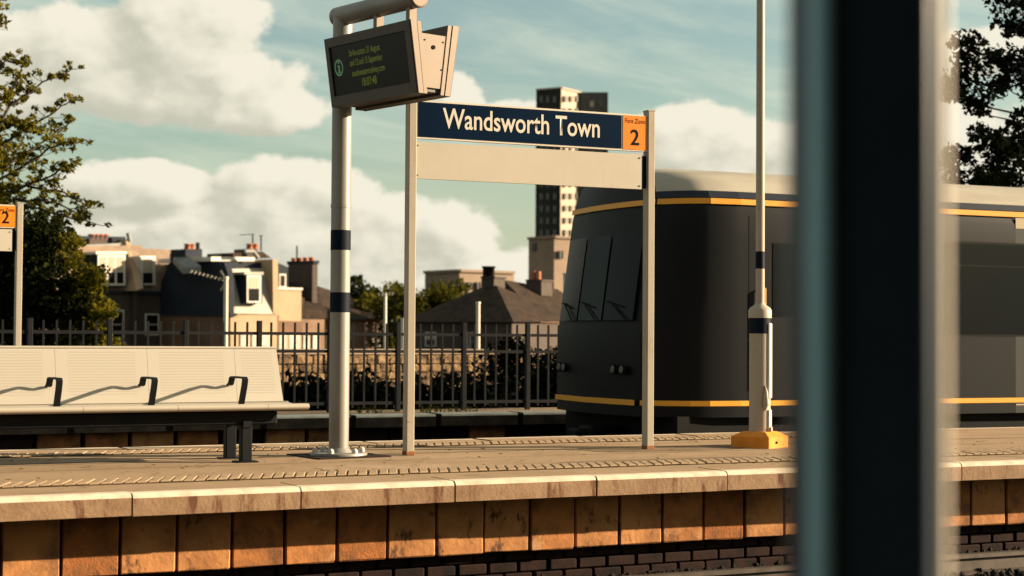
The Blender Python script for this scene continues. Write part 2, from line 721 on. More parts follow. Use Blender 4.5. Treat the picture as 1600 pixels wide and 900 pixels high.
mat('plinth_orange', (.70, .25, .028), .75, spec=.2, noise=7, col2=(.55, .18, .02), bump=(40, .3, .004), mid=(.45, .75))
mat('column_navy', (.020, .042, .070), .36, spec=.35, noise=4, col2=(.015, .033, .056), bump=(25, .05, .003))
mat('rust', (.30, .135, .055), .9, spec=.1, noise=20, col2=(.14, .06, .03))
mat('column_sheen', (.30, .64, .80), .4, spec=.5, noise=3, col2=(.24, .54, .70), stretch=(1, 1, .2))
mat('fence_paint', (.009, .011, .013), .65, spec=.08, noise=6, col2=(.015, .015, .015))
mat('train_dark', (.006, .007, .0085), .45, spec=.10, noise=1.2, col2=(.006, .007, .0085))
mat('train_grey', (.036, .038, .034), .40, spec=.2, noise=1.2, col2=(.028, .031, .029))
mat('train_roof', (.36, .33, .27), .6, spec=.2, noise=2, col2=(.29, .265, .215), stretch=(.4, .4, 3))
mat('train_navy', (.005, .010, .020), .4, spec=.25)
mat('stripe_yellow', (.72, .33, .030), .45, spec=.25)
mat('stripe_cream', (.38, .30, .19), .5, spec=.25)
mat('train_glass', (.004, .005, .006), .08, spec=.25)
mat('cab_glass', (.006, .007, .009), .25, spec=.08)
mat('underframe', (.007, .007, .007), .8, spec=.1, noise=6)
mat('lamp_lens', (.10, .10, .095), .15)
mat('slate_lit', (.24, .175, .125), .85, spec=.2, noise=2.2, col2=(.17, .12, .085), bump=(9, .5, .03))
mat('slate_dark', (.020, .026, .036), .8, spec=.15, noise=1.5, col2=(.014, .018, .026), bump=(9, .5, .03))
mat('slate_brown', (.046, .030, .020), .85, spec=.1, noise=2.5, col2=(.020, .0145, .0115), bump=(9, .6, .03))
mat('metal_pale', (.38, .34, .285), .6, spec=.2, noise=1.2, col2=(.32, .285, .235), mid=(.4, .8))
mat('lead_grey', (.17, .18, .17), .6, noise=2)
mat('white_paint', (.60, .56, .49), .5, spec=.2, noise=2, col2=(.50, .46, .40))
mat('window_glass', (.006, .007, .008), .1, spec=.3)
mat('blind', (.36, .30, .22), .8)
mat('render_cream', (.36, .262, .165), .85, spec=.2, noise=1.2, col2=(.29, .21, .13), mid=(.4, .8))
mat('terracotta', (.40, .13, .06), .8, noise=4)
mat('concrete_tan', (.27, .20, .145), .85, spec=.2, noise=.35, col2=(.22, .162, .115))
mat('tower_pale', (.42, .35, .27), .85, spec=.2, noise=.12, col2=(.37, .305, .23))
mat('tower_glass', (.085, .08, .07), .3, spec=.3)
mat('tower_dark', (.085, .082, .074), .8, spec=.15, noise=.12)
mat('rubble', (.26, .165, .085), .9, spec=.15, noise=4.5, col2=(.05, .034, .022), bump=(5, 1., .08), mid=(.42, .62))
mat('bark', (.06, .045, .03), .9, noise=6, col2=(.03, .024, .018), bump=(20, .6, .01))
mat('door_white', (.40, .35, .29), .6, noise=1.5)
brick_mat('brick_brown', (.060, .040, .028), (.044, .028, .020), (.07, .055, .042), 2.6)
brick_mat('brick_pink', (.22, .125, .075), (.18, .10, .06), (.23, .165, .11), 2.6)
brick_mat('brick_orange', (.17, .085, .04), (.13, .065, .03), (.17, .12, .08), 2.6)
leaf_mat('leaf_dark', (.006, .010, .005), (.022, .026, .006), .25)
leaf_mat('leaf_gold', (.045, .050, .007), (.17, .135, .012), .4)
leaf_mat('leaf_right', (.004, .0065, .005), (.013, .016, .007), .25)
leaf_mat('leaf_far', (.025, .032, .007), (.10, .085, .012))
leaf_mat('leaf_shade', (.003, .005, .004), (.008, .010, .005), .15)
leaf_mat('grass_blade', (.06, .08, .015), (.16, .15, .03))

# perforated bench metal: rows of small holes read as fine horizontal lines
def bench_metal():
    m = bpy.data.materials.new('bench_perforated')
    m.use_nodes = True
    nt = m.node_tree
    b = nt.nodes['Principled BSDF']
    b.inputs['Roughness'].default_value = .45
    tc = nt.nodes.new('ShaderNodeTexCoord')
    sep = nt.nodes.new('ShaderNodeSeparateXYZ')
    nt.links.new(tc.outputs['UV'], sep.inputs[0])

    def mth(op, a, bb=None):
        x = nt.nodes.new('ShaderNodeMath')
        x.operation = op
        for i, v in enumerate((a, bb)):
            if v is None:
                continue
            if isinstance(v, (int, float)):
                x.inputs[i].default_value = v
            else:
                nt.links.new(v, x.inputs[i])
        return x.outputs[0]
    row = mth('GREATER_THAN', mth('SINE', mth('MULTIPLY', sep.outputs[1], 2 * PI * 20)), .45)
    cl = mth('GREATER_THAN', mth('SINE', mth('MULTIPLY', sep.outputs[0], 2 * PI * 24)), -.97)
    inx = mth('LESS_THAN', mth('ABSOLUTE', mth('SUBTRACT', sep.outputs[0], .5)), .37)
    iny = mth('LESS_THAN', mth('ABSOLUTE', mth('SUBTRACT', sep.outputs[1], .52)), .40)
    hole = mth('MULTIPLY', mth('MULTIPLY', row, cl), mth('MULTIPLY', inx, iny))
    mx = nt.nodes.new('ShaderNodeMix')
    mx.data_type = 'RGBA'
    mx.inputs[6].default_value = (.315, .292, .243, 1)
    mx.inputs[7].default_value = (.265, .242, .198, 1)
    nt.links.new(hole, mx.inputs[0])
    nt.links.new(mx.outputs[2], b.inputs['Base Color'])
    MATS['bench_perforated'] = m
bench_metal()
mat('bench_cream', (.385, .355, .295), .5, spec=.3, noise=5, col2=(.39, .335, .26), mid=(.45, .8))

# ================================================================== SETTING
g = MB()
g.add([(-3000, -60, -1.02), (3000, -60, -1.02), (3000, 4000, -1.02), (-3000, 4000, -1.02)], [(0, 1, 2, 3)])
struct(g.build('ground', 'ground_soil'))

SL, SR = -16.0, 30.0
SLAB = 1.13
# --- island platform
core = MB()
strip(core, SL, SR, [(.54, -1.0), (PW - .34, -1.0), (PW - .34, -.14), (PW - .03, -.14), (PW - .03, -.045), (PW - .4, 0), (.4, 0), (.03, -.045), (.03, -.14), (.46, -.14), (.46, -.57), (.54, -.57)])
plat = struct(core.build('island_platform', 'dark_joint'))
surf = MB()
strip(surf, SL, SR, [(.40, .004), (PW - .40, .004)], closed=False)
for f in range(len(surf.f)):
    surf.f[f] = surf.f[f][::-1]
surf_o = surf.build('paving', 'asphalt', plat)


def slab_mesh(name, o0, o1, z0, z1, L, lip, mats_, flip=False, gap=.012):
    """one coping stone, straight, local x along the edge; front face at o0"""
    mb = MB()
    h = L / 2 - gap / 2
    fr = o0
    # profile with a rounded arris at the front
    prof = [(fr, z0), (fr, z1 - .03), (fr + .008, z1 - .012), (fr + .03, z1), (fr + .13, z1), (o1, z1), (o1, z0)]
    if flip:
        prof = [(-a, b) for a, b in prof]
    k = len(prof)
    pts = [(-h, a, b) for a, b in prof] + [(h, a, b) for a, b in prof]
    fs = [tuple(range(k)), tuple(range(2 * k - 1, k - 1, -1))]
    for i in range(k):
        j = (i + 1) % k
        fs.append((j, i, i + k, j + k))
    if flip:
        fs = [f[::-1] for f in fs]
    me = bpy.data.meshes.new(name)
    me.from_pydata(pts, [], fs)
    for m_ in mats_:
        me.materials.append(MATS[m_])
    if len(mats_) > 1:       # painted top and arris
        for p in me.polygons:
            if p.index - 2 in (1, 2, 3):
                p.material_index = 1
            elif p.index - 2 == 4:
                p.material_index = 2
    me.update()
    return me


near_slab = slab_mesh('coping_slab', 0, .42, -.135, .008, SLAB, 0, ['coping_stone', 'white_edge', 'asphalt'])
far_slab = slab_mesh('coping_slab', 0, .42, -.135, .008, SLAB, 0, ['coping_stone', 'white_edge', 'tactile'], flip=True)


def put_on_arc(name, me, parent, s, off, z=0., drz=0., jit=0.):
    p = arc(s, off, z) - wloc(parent)
    return link(name, me, parent, p + Vector((0, 0, random.uniform(-jit, jit))), head(s) + drz + random.uniform(-jit, jit) * .6)


j = -8
while (j + .5) * SLAB < 14:
    put_on_arc('coping_slab', near_slab, plat, (j + .5) * SLAB, random.uniform(-.004, .004), 0, 0, .003)
    j += 1
j = -6
while (j + .5) * SLAB < 16:
    put_on_arc('coping_slab', far_slab, plat, (j + .4) * SLAB, PW + random.uniform(-.004, .004), 0, 0, .003)
    j += 1

# face blocks of the near wall
def block_mesh(w, h, d, m_):
    mb = MB()
    mb.box((0, d / 2, 0), w, d, h, 0, .008)
    me = bpy.data.meshes.new('wall_block')
    me.from_pydata([tuple(p) for p in mb.v], [], mb.f)
    me.materials.append(MATS[m_])
    return me


OV = .355
BW = SLAB / 3
blocks = []
for m_ in ('wall_block', 'wall_block_b', 'wall_block_c', 'wall_block_d', 'wall_block_e'):
    for _k in range(3):
        me = block_mesh(BW - random.uniform(.012, .022), .415, .16, m_)
        for v in me.vertices:        # worn and chipped arrises
            v.co += Vector((random.uniform(-.004, .004), random.uniform(0, .0012), random.uniform(-.005, .003)))
        blocks.append(me)
i = -19
while i * BW < 13:
    s = (i + .5) * BW + .02
    put_on_arc('wall_block', random.choice(blocks), plat, s, OV + random.uniform(-.006, .006), -.347, 0, .004)
    i += 1
low = [block_mesh(.235, .075, .1, 'dark_brick'), block_mesh(.225, .075, .1, 'dark_brick')]
for r in range(4):
    i = -12
    while i * .25 < 8:
        if arc(i * .25).y > 0:
            put_on_arc('wall_brick', random.choice(low), plat, i * .25 + (r % 2) * .12, OV + .11 + random.uniform(-.008, .008), -.60 - r * .085)
        i += 1

# tactile strips: raised bars laid askew in a shallow bed
TAZ = math.radians(95.5)
def tactile(off0, off1, s0, s1, pitch):
    bed = MB()
    strip(bed, s0, s1, [(off0 - .02, .009), (off1 + .02, .009)], closed=False)
    bed.f = [f[::-1] for f in bed.f]
    bed.build('tactile_bed', 'tactile_bed', plat)
    n = int((s1 - s0) / pitch)
    meshes = {}
    for i in range(n):
        s = s0 + (i + .5) * pitch
        sk = round((TAZ - head(s) - PI / 2) / .02) * .02
        if sk not in meshes:
            mb = MB()
            w = pitch * .885
            d = off1 - off0
            sh = -math.tan(sk) * d / 2
            b = .008
            def ring(ins, z):
                return [(-w / 2 + ins - sh, -d / 2 + ins, z), (w / 2 - ins - sh, -d / 2 + ins, z), (w / 2 - ins + sh, d / 2 - ins, z), (-w / 2 + ins + sh, d / 2 - ins, z)]
            pts = ring(0, 0) + ring(0, .004) + ring(b, .010)
            fs = [(8, 9, 10, 11)]
            for r in (0, 4):
                for k in range(4):
                    q = (k + 1) % 4
                    fs.append((r + k, r + q, r + 4 + q, r + 4 + k))
            me = bpy.data.meshes.new('tactile_bar')
            me.from_pydata(pts, [], fs)
            me.materials.append(MATS['tactile'])
            meshes[sk] = me
        put_on_arc('tactile_bar', meshes[sk], plat, s, (off0 + off1) / 2 + random.uniform(-.006, .006), .010 + random.uniform(-.002, .002), random.uniform(-.01, .01))
tactile(.70, 1.02, -2.6, 8.6, .080)
tactile(PW - .92, PW - .62, -2.8, 9.4, .080)
# repair seams in the asphalt
for (o0, w, s0, s1) in ((1.95, .014, -3, 9), (2.62, .03, -3.5, 10), (3.05, .012, -1, 12)):
    sm = MB()
    strip(sm, s0, s1, [(o0, .0085), (o0 + w, .0085)], closed=False)
    sm.f = [f[::-1] for f in sm.f]
    sm.build('asphalt_seam', 'tactile_bed', plat)

# patches of newer and older asphalt, gum spots
for (s0_, o0_, w_, d_, mm) in ((-1.6, 1.25, 1.5, .42, 'asphalt_dark'), (2.3, 1.35, 1.1, .5, 'asphalt_pale'), (4.6, 1.15, 2.0, .35, 'asphalt_dark'), (.6, 2.75, 2.4, .5, 'asphalt_pale'), (5.4, 2.4, 1.6, .6, 'asphalt_dark')):
    n_ = 14
    ptch = MB()
    ring_ = []
    for k in range(n_):
        a_ = 2 * PI * k / n_
        ca, sa = math.cos(a_), math.sin(a_)
        q_ = max(abs(ca), abs(sa))
        ring_.append(arc(s0_ + w_ / 2 * ca / q_ * random.uniform(.9, 1.05), o0_ + d_ / 2 * sa / q_ * random.uniform(.88, 1.05), .0065))
    ptch.add(ring_, [tuple(range(n_))])
    ptch.build('asphalt_patch', mm, plat)
gum = MB()
for _ in range(260):
    c_ = arc(random.uniform(-3, 9), random.uniform(.45, PW - .45), .0145)
    r_ = random.uniform(.008, .028)
    gum.add([c_ + Vector((math.cos(2 * PI * k / 7) * r_ * random.uniform(.7, 1.2), math.sin(2 * PI * k / 7) * r_, 0)) for k in range(7)], [tuple(range(7))])
go_ = gum.build('gum_spots', 'tactile_bed', plat)
go_['kind'] = 'stuff'

# --- far platform
s_, FO = arc_inv(ground(660, 648))
FARW = 1.4
far = MB()
strip(far, -18, SR + 10, [(FO + .30, -1.0), (FO + FARW, -1.0), (FO + FARW, -.006), (FO + .03, -.006), (FO + .03, -.15), (FO + .30, -.15)])
fplat = struct(far.build('far_platform', 'dark_joint'))
fs_ = MB()
strip(fs_, -18, SR + 10, [(FO + .38, .003), (FO + FARW, .003)], closed=False)
fs_.f = [f[::-1] for f in fs_.f]
fs_.build('paving', 'asphalt', fplat)
far_near_slab = slab_mesh('coping_slab', 0, .40, -.15, .008, 1.1, 0, ['grimy_stone', 'far_edge', 'far_edge'])
j = -12
while j * 1.1 < 12:
    put_on_arc('coping_slab', far_near_slab, fplat, j * 1.1, FO, 0, 0, .004)
    j += 1
fblocks = [block_mesh(.50, .30, .14, m_) for m_ in ('wall_block_b', 'dark_brick', 'wall_block_c', 'dark_brick')]
j = -25
while j * .52 < 8:
    for r in range(2):
        put_on_arc('wall_block', random.choice(fblocks), fplat, j * .52 + r * .26, FO + .14 + random.uniform(-.01, .03), -.31 - r * .315, 0, .006)
    j += 1

# --- near platform where the photographer stands
npf = MB()
strip(npf, -25, 25, [(-14, -1.0), (-6.8, -1.0), (-6.8, -.14), (-6.9, 0), (-14, 0)], step=1)
npo = struct(npf.build('near_platform', 'asphalt'))
# unseen canopy over the column and tall rear wall, added to cut sky light
cs = arc_inv(at(1345, 450, 1.52))[0]
cv = MB()
strip(cv, cs - 3.0, cs + 4.2, [(-12.6, 3.42), (-7.3, 3.42), (-7.3, 3.62), (-12.6, 3.75)], step=1)
cv.build('unseen_canopy', 'bench_dark', npo)
bw = MB()
strip(bw, -30, cs + 7.5, [(-12.9, 0.002), (-12.62, 0.002), (-12.62, 6.8), (-12.9, 6.8)], step=1)
bw.build('rear_wall', 'brick_brown', npo)

# --- tracks
def rail_pair(off, s0, s1):
    tb = MB()
    strip(tb, s0, s1, [(off - 1.75, -.80), (off + 1.75, -.80)], closed=False, step=1)
    tb.f = [f[::-1] for f in tb.f]
    struct(tb.build('track_bed', 'ballast'))
    for d in (-.7525, .7525):
        r = MB()
        o = off + d
        strip(r, s0, s1, [(o - .07, -.77), (o + .07, -.77), (o + .07, -.758), (o + .01, -.745), (o + .01, -.66), (o + .036, -.65), (o + .036, -.62), (o - .036, -.62), (o - .036, -.65), (o - .01, -.66), (o - .01, -.745), (o - .07, -.758)], step=1)
        struct(r.build('rail', 'rail_steel'))
    sl = MB()
    s = s0
    while s < s1:
        h = head(s)
        sl.box(arc(s, off, -.80), .25, 2.5, .06, h)
        s += .65
    o = sl.build('sleepers', 'dark_brick')
    o['kind'] = 'structure'
rail_pair(-1.42, -10, 24)
rail_pair(-4.85, -10, 24)
rail_pair(PW + 1.55, -16, 40)

def stones(name, s0, s1, o0, o1, n, z, r0, r1, material):
    mb = MB()
    for _ in range(n):
        p = arc(random.uniform(s0, s1), random.uniform(o0, o1), z + random.uniform(-.02, .03))
        r = random.uniform(r0, r1)
        q = [p + Vector((random.uniform(.6, 1.2) * r * x, random.uniform(.6, 1.2) * r * y, random.uniform(.5, 1.) * r * zz)) for x, y, zz in
             ((1, 0, 0), (0, 1, 0), (-1, 0, 0), (0, -1, 0), (0, 0, 1), (0, 0, -1))]
        mb.add(q, [(0, 1, 4), (1, 2, 4), (2, 3, 4), (3, 0, 4), (1, 0, 5), (2, 1, 5), (3, 2, 5), (0, 3, 5)])
    o = mb.build(name, material)
    o['kind'] = 'stuff'
    o['label'] = 'dark ballast stones lying along the track'
    o['category'] = 'ballast'
    return o
stones('ballast_stones', -3, 9, -1.5, .28, 9000, -.78, .02, .045, 'ballast')

# ================================================================== STATION NAME SIGN
def make_sign(p_left, p_right, zt, name, label, zs, full=True, group=None):
    """posts at the two ground points; zs: panel heights from platform"""
    ux = (p_right - p_left)
    L = ux.length
    ux.normalize()
    uy = Vector((0, 0, 1))
    nz = ux.cross(uy)            # points to the camera side
    rz = math.atan2(ux.y, ux.x)
    root = thing(name, label, 'sign', p_left, group)
    for p in (p_left, p_right):
        m_ = MB()
        m_.box(p + uy * (zt / 2 + .005), .07, .10, zt + .01, rz, .006)
        po = m_.build('post', 'post_paint', root)
        c_ = MB()
        c_.box(p + uy * (zt + .012), .074, .104, .012, rz)
        c_.build('post_cap', 'post_paint', po)
    z0, z1, z2, z3 = zs          # white panel bottom/top, name panel bottom/top
    a, b = .036, L - .036
    def panel(nm, x0, x1, za, zb, proud, thick, m_, parent):
        q = MB()
        q.box(p_left + ux * ((x0 + x1) / 2) + uy * ((za + zb) / 2) + nz * (proud - thick / 2), x1 - x0, thick, zb - za, rz)
        return q.build(nm, m_, parent)
    panel('blank_panel', a, b - .05, z0, z1, .030, .03, 'panel_white', root)
    panel('panel_backing', b - .055, b, z0 + .01, z1 - .01, .012, .02, 'navy_band', root)
    fr = panel('name_board', a, b, z2, z3, .036, .04, 'sign_white', root)
    xo = b - .255
    panel('name_panel', a + .012, xo - .012, z2 + .016, z3 - .016, .040, .006, 'navy_sign', root)
    panel('zone_panel', xo + .004, b - .008, z2 + .012, z3 - .012, .040, .006, 'orange_sign', root)
    f = nz * .0425
    zc = (z2 + z3) / 2
    t = text_mesh('Wandsworth Town', .246, offset=.0028)
    put_text('lettering', t, p_left + ux * ((a + xo) / 2 + .002) + uy * (zc + .012) + f, ux, uy, 'sign_white', root, fit=(xo - a) * .762)
    t = text_mesh('Fare Zone', .062)
    put_text('lettering', t, p_left + ux * (xo + .128) + uy * (z3 - .062) + f, ux, uy, 'black_print', root, fit=.20)
    t = text_mesh('2', .20, offset=.002)
    put_text('lettering', t, p_left + ux * (xo + .125) + uy * (z2 + .115) + f, ux, uy, 'black_print', root, sx=.95)
    for x in (a + .02, b - .07):
        for zz in (z0 + .03, z1 - .03):
            q = MB()
            c = p_left + ux * x + uy * zz + nz * .030
            q.tube([c, c + nz * .006], .008, 8)
            q.build('bolt', 'post_paint', root)
    for p in (p_left, p_right):
        q = MB()
        q.box(p + uy * .022, .076, .106, .036, rz, .004)
        q.build('post_foot', 'rust', root)
    return root


pl, pr = ground(638, 711.8), ground(1012, 702.6)
# panel heights measured up the left post
def up_z(px, py, p):
    return CAM_H + (ray(px, py).z / ray(px, py).y) * p.y
zs = (up_z(648, 279, pl), up_z(648, 221.5, pl), up_z(650, 216.5, pl), up_z(650, 156, pl))
make_sign(pl, pr, up_z(645, 150, pl), 'station_name_sign', 'large white framed Wandsworth Town sign with orange zone square on two posts', zs)

# the same sign on the far platform, only its right end in view
s_b, z_b = on_off(27, 545, FO + .55)
pr2 = arc(s_b, FO + .55, 0)
pl2 = arc(s_b - (pr - pl).length, FO + .55, 0)
k2 = [up_z(20, 393, pr2), up_z(20, 359, pr2), up_z(20, 357, pr2), up_z(20, 321, pr2)]
make_sign(pl2, pr2, up_z(20, 319, pr2), 'station_name_sign', 'distant station sign cut off at the left edge, its orange zone square showing', k2)

# ================================================================== INFORMATION DISPLAY
def make_display():
    base = ground(529, 713.2)
    root = thing('information_display', 'grey post with an arm carrying a double sided departure screen', 'display', base)
    R = .083
    px = lambda y: up_z(529, y, base)
    zt = px(24)
    ad = Vector((math.cos(math.radians(-50)), math.sin(math.radians(-50)), 0))
    sd_ = Vector((-ad.y, ad.x, 0))
    up = Vector((0, 0, 1))
    m_ = MB()
    m_.lathe(base, [(R, .02), (R, zt - .02)], 28)
    m_.build('pole', 'galv', root)
    m_ = MB()
    rb = .095
    za = zt - .005
    m_.tube([base + up * (za - .10), base + up * za + ad * -.0, ], R, 24)
    m_.tube([base + up * za - ad * .083, base + up * (za + .0) + ad * 1.06], R, 28)
    m_.build('arm', 'galv', root)
    m_ = MB()
    e = base + up * za + ad * 1.06
    m_.tube([e, e + ad * .012, e + ad * .018], [R + .006, R + .006, R - .01], 28)
    m_.build('arm_cap', 'case_tan', root)
    for ya, yb in ((360, 391), (457, 488)):
        b_ = MB()
        b_.lathe(base, [(R + .002, px(yb)), (R + .002, px(ya))], 28)
        b_.build('band', 'navy_band', root)
    # clips on the pole
    for y in (325,):
        b_ = MB()
        b_.lathe(base, [(R + .004, px(y)), (R + .004, px(y) + .03)], 28)
        b_.build('clip', 'galv', root)
    # base plate, bolts and the dark mortar pad under it
    b_ = MB()
    b_.box(base + up * .003, .66, .62, .022, head(1.0) + .1)
    b_.build('mortar_pad', 'dark_brick', root)
    b_ = MB()
    b_.lathe(base, [(.24, .014), (.24, .032), (.235, .036)], 24)
    b_.lathe(base, [(R + .03, .036), (R + .004, .075)], 24)
    b_.build('base_plate', 'galv', root)
    for k in range(6):
        a = 2 * PI * (k + .3) / 6
        c = base + Vector((math.cos(a) * .20, math.sin(a) * .20, 0))
        b_ = MB()
        b_.lathe(c, [(.024, .034), (.024, .055), (.018, .07), (.006, .077)], 10)
        b_.build('bolt', 'white_paint', root)
    # casing: V shaped in section, screens looking down to both sides
    z1 = px(24) - .245
    HT, HB, HH = .235, .15, .56
    t0, t1 = .10, 1.27
    def P(t, w, z):
        return base + ad * t + sd_ * w + up * (z1 + z)
    c_ = MB()
    for (ta, tb, dz) in ((t0, t1, 0),):
        # two slanting frames with an open trough on top between them
        for sgn in (-1, 1):
            o_t, i_t, o_b, i_b = sgn * HT, sgn * (HT - .10), sgn * HB, sgn * (HB - .085)
            poly = [P(ta, o_b, -HH), P(ta, i_b, -HH), P(ta, i_t, 0), P(ta, o_t, 0)]
            c_.prism(poly, ad * (tb - ta))
    case = c_.build('casing', 'case_grey', root)
    c_ = MB()
    c_.prism([P(t0 + .01, -HB + .086, -HH + .02), P(t0 + .01, HB - .086, -HH + .02), P(t0 + .01, HT - .102, -.10), P(t0 + .01, -HT + .102, -.10)], ad * (t1 - t0 - .03))
    c_.build('core', 'case_grey', case)
    for sgn in (-1, 1):          # lit end caps of the two frames
        c_ = MB()
        o_t, i_t, o_b, i_b = sgn * (HT + .002), sgn * (HT - .055), sgn * (HB + .002), sgn * (HB - .045)
        poly = [P(t1 + .001, o_b, -HH - .002), P(t1 + .001, i_b, -HH - .002), P(t1 + .001, i_t, .002), P(t1 + .001, o_t, .002)]
        c_.prism(poly, ad * .012)
        c_.build('end_cap', 'case_tan', case)
        c_ = MB()
        i2t, i2b = sgn * (HT - .065), sgn * (HB - .053)
        i3t, i3b = sgn * (HT - .10), sgn * (HB - .085)
        poly = [P(t1 - .005, i2b, -HH + .0), P(t1 - .005, i3b, -HH), P(t1 - .005, i3t, -.002), P(t1 - .005, i2t, -.002)]
        c_.prism(poly, ad * .012)
        c_.build('end_trim', 'case_tan', case)
    c_ = MB()
    c_.prism([P(t1 - .012, -HB + .078, -HH + .05), P(t1 - .012, HB - .078, -HH + .05), P(t1 - .012, HT - .112, -.09), P(t1 - .012, -HT + .112, -.09)], ad * .012)
    door = c_.build('end_panel', 'case_tan', case)
    for (w, z) in ((-.09, -.14), (.09, -.14), (.075, -.36)):
        s_ = MB()
        c = P(t1 + .0005, w, z)
        s_.tube([c, c + ad * .004], .007, 8)
        s_.build('screw', 'bench_dark', door)
    s_ = MB()
    c = P(t1 + .0005, -.005, -.19)
    s_.tube([c, c + ad * .006], .017, 10)
    s_.build('lock', 'black_print', door)
    # screens
    for sgn in (-1, 1):
        dn = (P(0, sgn * HB, -HH) - P(0, sgn * HT, 0)).normalized()
        uy = -dn
        ux = ad if sgn < 0 else -ad
        nrm = ux.cross(uy)
        ctr = (P((t0 + t1) / 2, sgn * HB, -HH) + P((t0 + t1) / 2, sgn * HT, 0)) / 2
        hw, hh = (t1 - t0) / 2, HH / 2 * 1.01
        def Q(x, y, d):
            return ctr + ux * x + uy * y + nrm * d
        # raised bezel
        for (x0, x1, y0, y1) in ((-hw, hw, hh - .075, hh), (-hw, hw, -hh, -hh + .085), (-hw, -hw + .05, -hh + .085, hh - .075), (hw - .06, hw, -hh + .085, hh - .075)):
            b_ = MB()
            b_.prism([Q(x0, y0, .001), Q(x1, y0, .001), Q(x1, y1, .001), Q(x0, y1, .001)], nrm * .018)
            b_.build('bezel', 'case_grey', case)
        b_ = MB()
        b_.prism([Q(-hw + .05, -hh + .085, .002), Q(hw - .06, -hh + .085, .002), Q(hw - .06, hh - .075, .002), Q(-hw + .05, hh - .075, .002)], nrm * .004)
        scr = b_.build('screen', 'screen_glass', case)
        if sgn < 0:
            for (txt, y, w, x, hgt) in (('Strike action 31 August', .125, .43, -.055, .074), ('and 12 and 15 September', .045, .45, -.045, .074),
                                        ('southwesternrailway.com', -.04, .45, -.03, .074), ('18:07:48', -.125, .20, -.03, .09)):
                t = text_mesh(txt, hgt, offset=.0008)
                put_text('lettering', t, Q(x, y, .0068), ux, uy, 'led_green', scr, fit=w)
            ring = MB()
            n = 20
            pts = []
            for k in range(n):
                a = 2 * PI * k / n
                for r in (.060, .047):
                    pts.append(Q(-hw + .15 + math.cos(a) * r, .03 + math.sin(a) * r * 1.15, .0068))
            ring.add(pts, [(2 * k, 2 * ((k + 1) % n), 2 * ((k + 1) % n) + 1, 2 * k + 1) for k in range(n)])
            for (x0, x1, y0, y1) in ((-.009, .013, -.04, .012), (-.018, .02, -.045, -.032), (-.016, .012, .008, .02), (-.008, .012, .032, .05)):
                ring.add([Q(-hw + .15 + x0, .03 + y0, .0068), Q(-hw + .15 + x1, .03 + y0, .0068), Q(-hw + .15 + x1, .03 + y1, .0068), Q(-hw + .15 + x0, .03 + y1, .0068)], [(0, 1, 2, 3)])
            ring.build('information_icon', 'led_icon', scr)
    for t in (.52, .97):
        h_ = MB()
        h_.box(base + ad * t + up * ((za - R + z1 - .10) / 2 + .0), .05, .07, (za - R + .02) - (z1 - .10), math.radians(-50))
        h_.build('hanger', 'case_tan', root)
    # small camera on the far side of the pole
    k_ = MB()
    c = base + up * px(90) - ad * .10 + sd_ * -.02
    k_.box(c, .08, .06, .06, math.radians(-50), .01)
    k_.build('bracket_box', 'dark_plastic', root)
make_display()

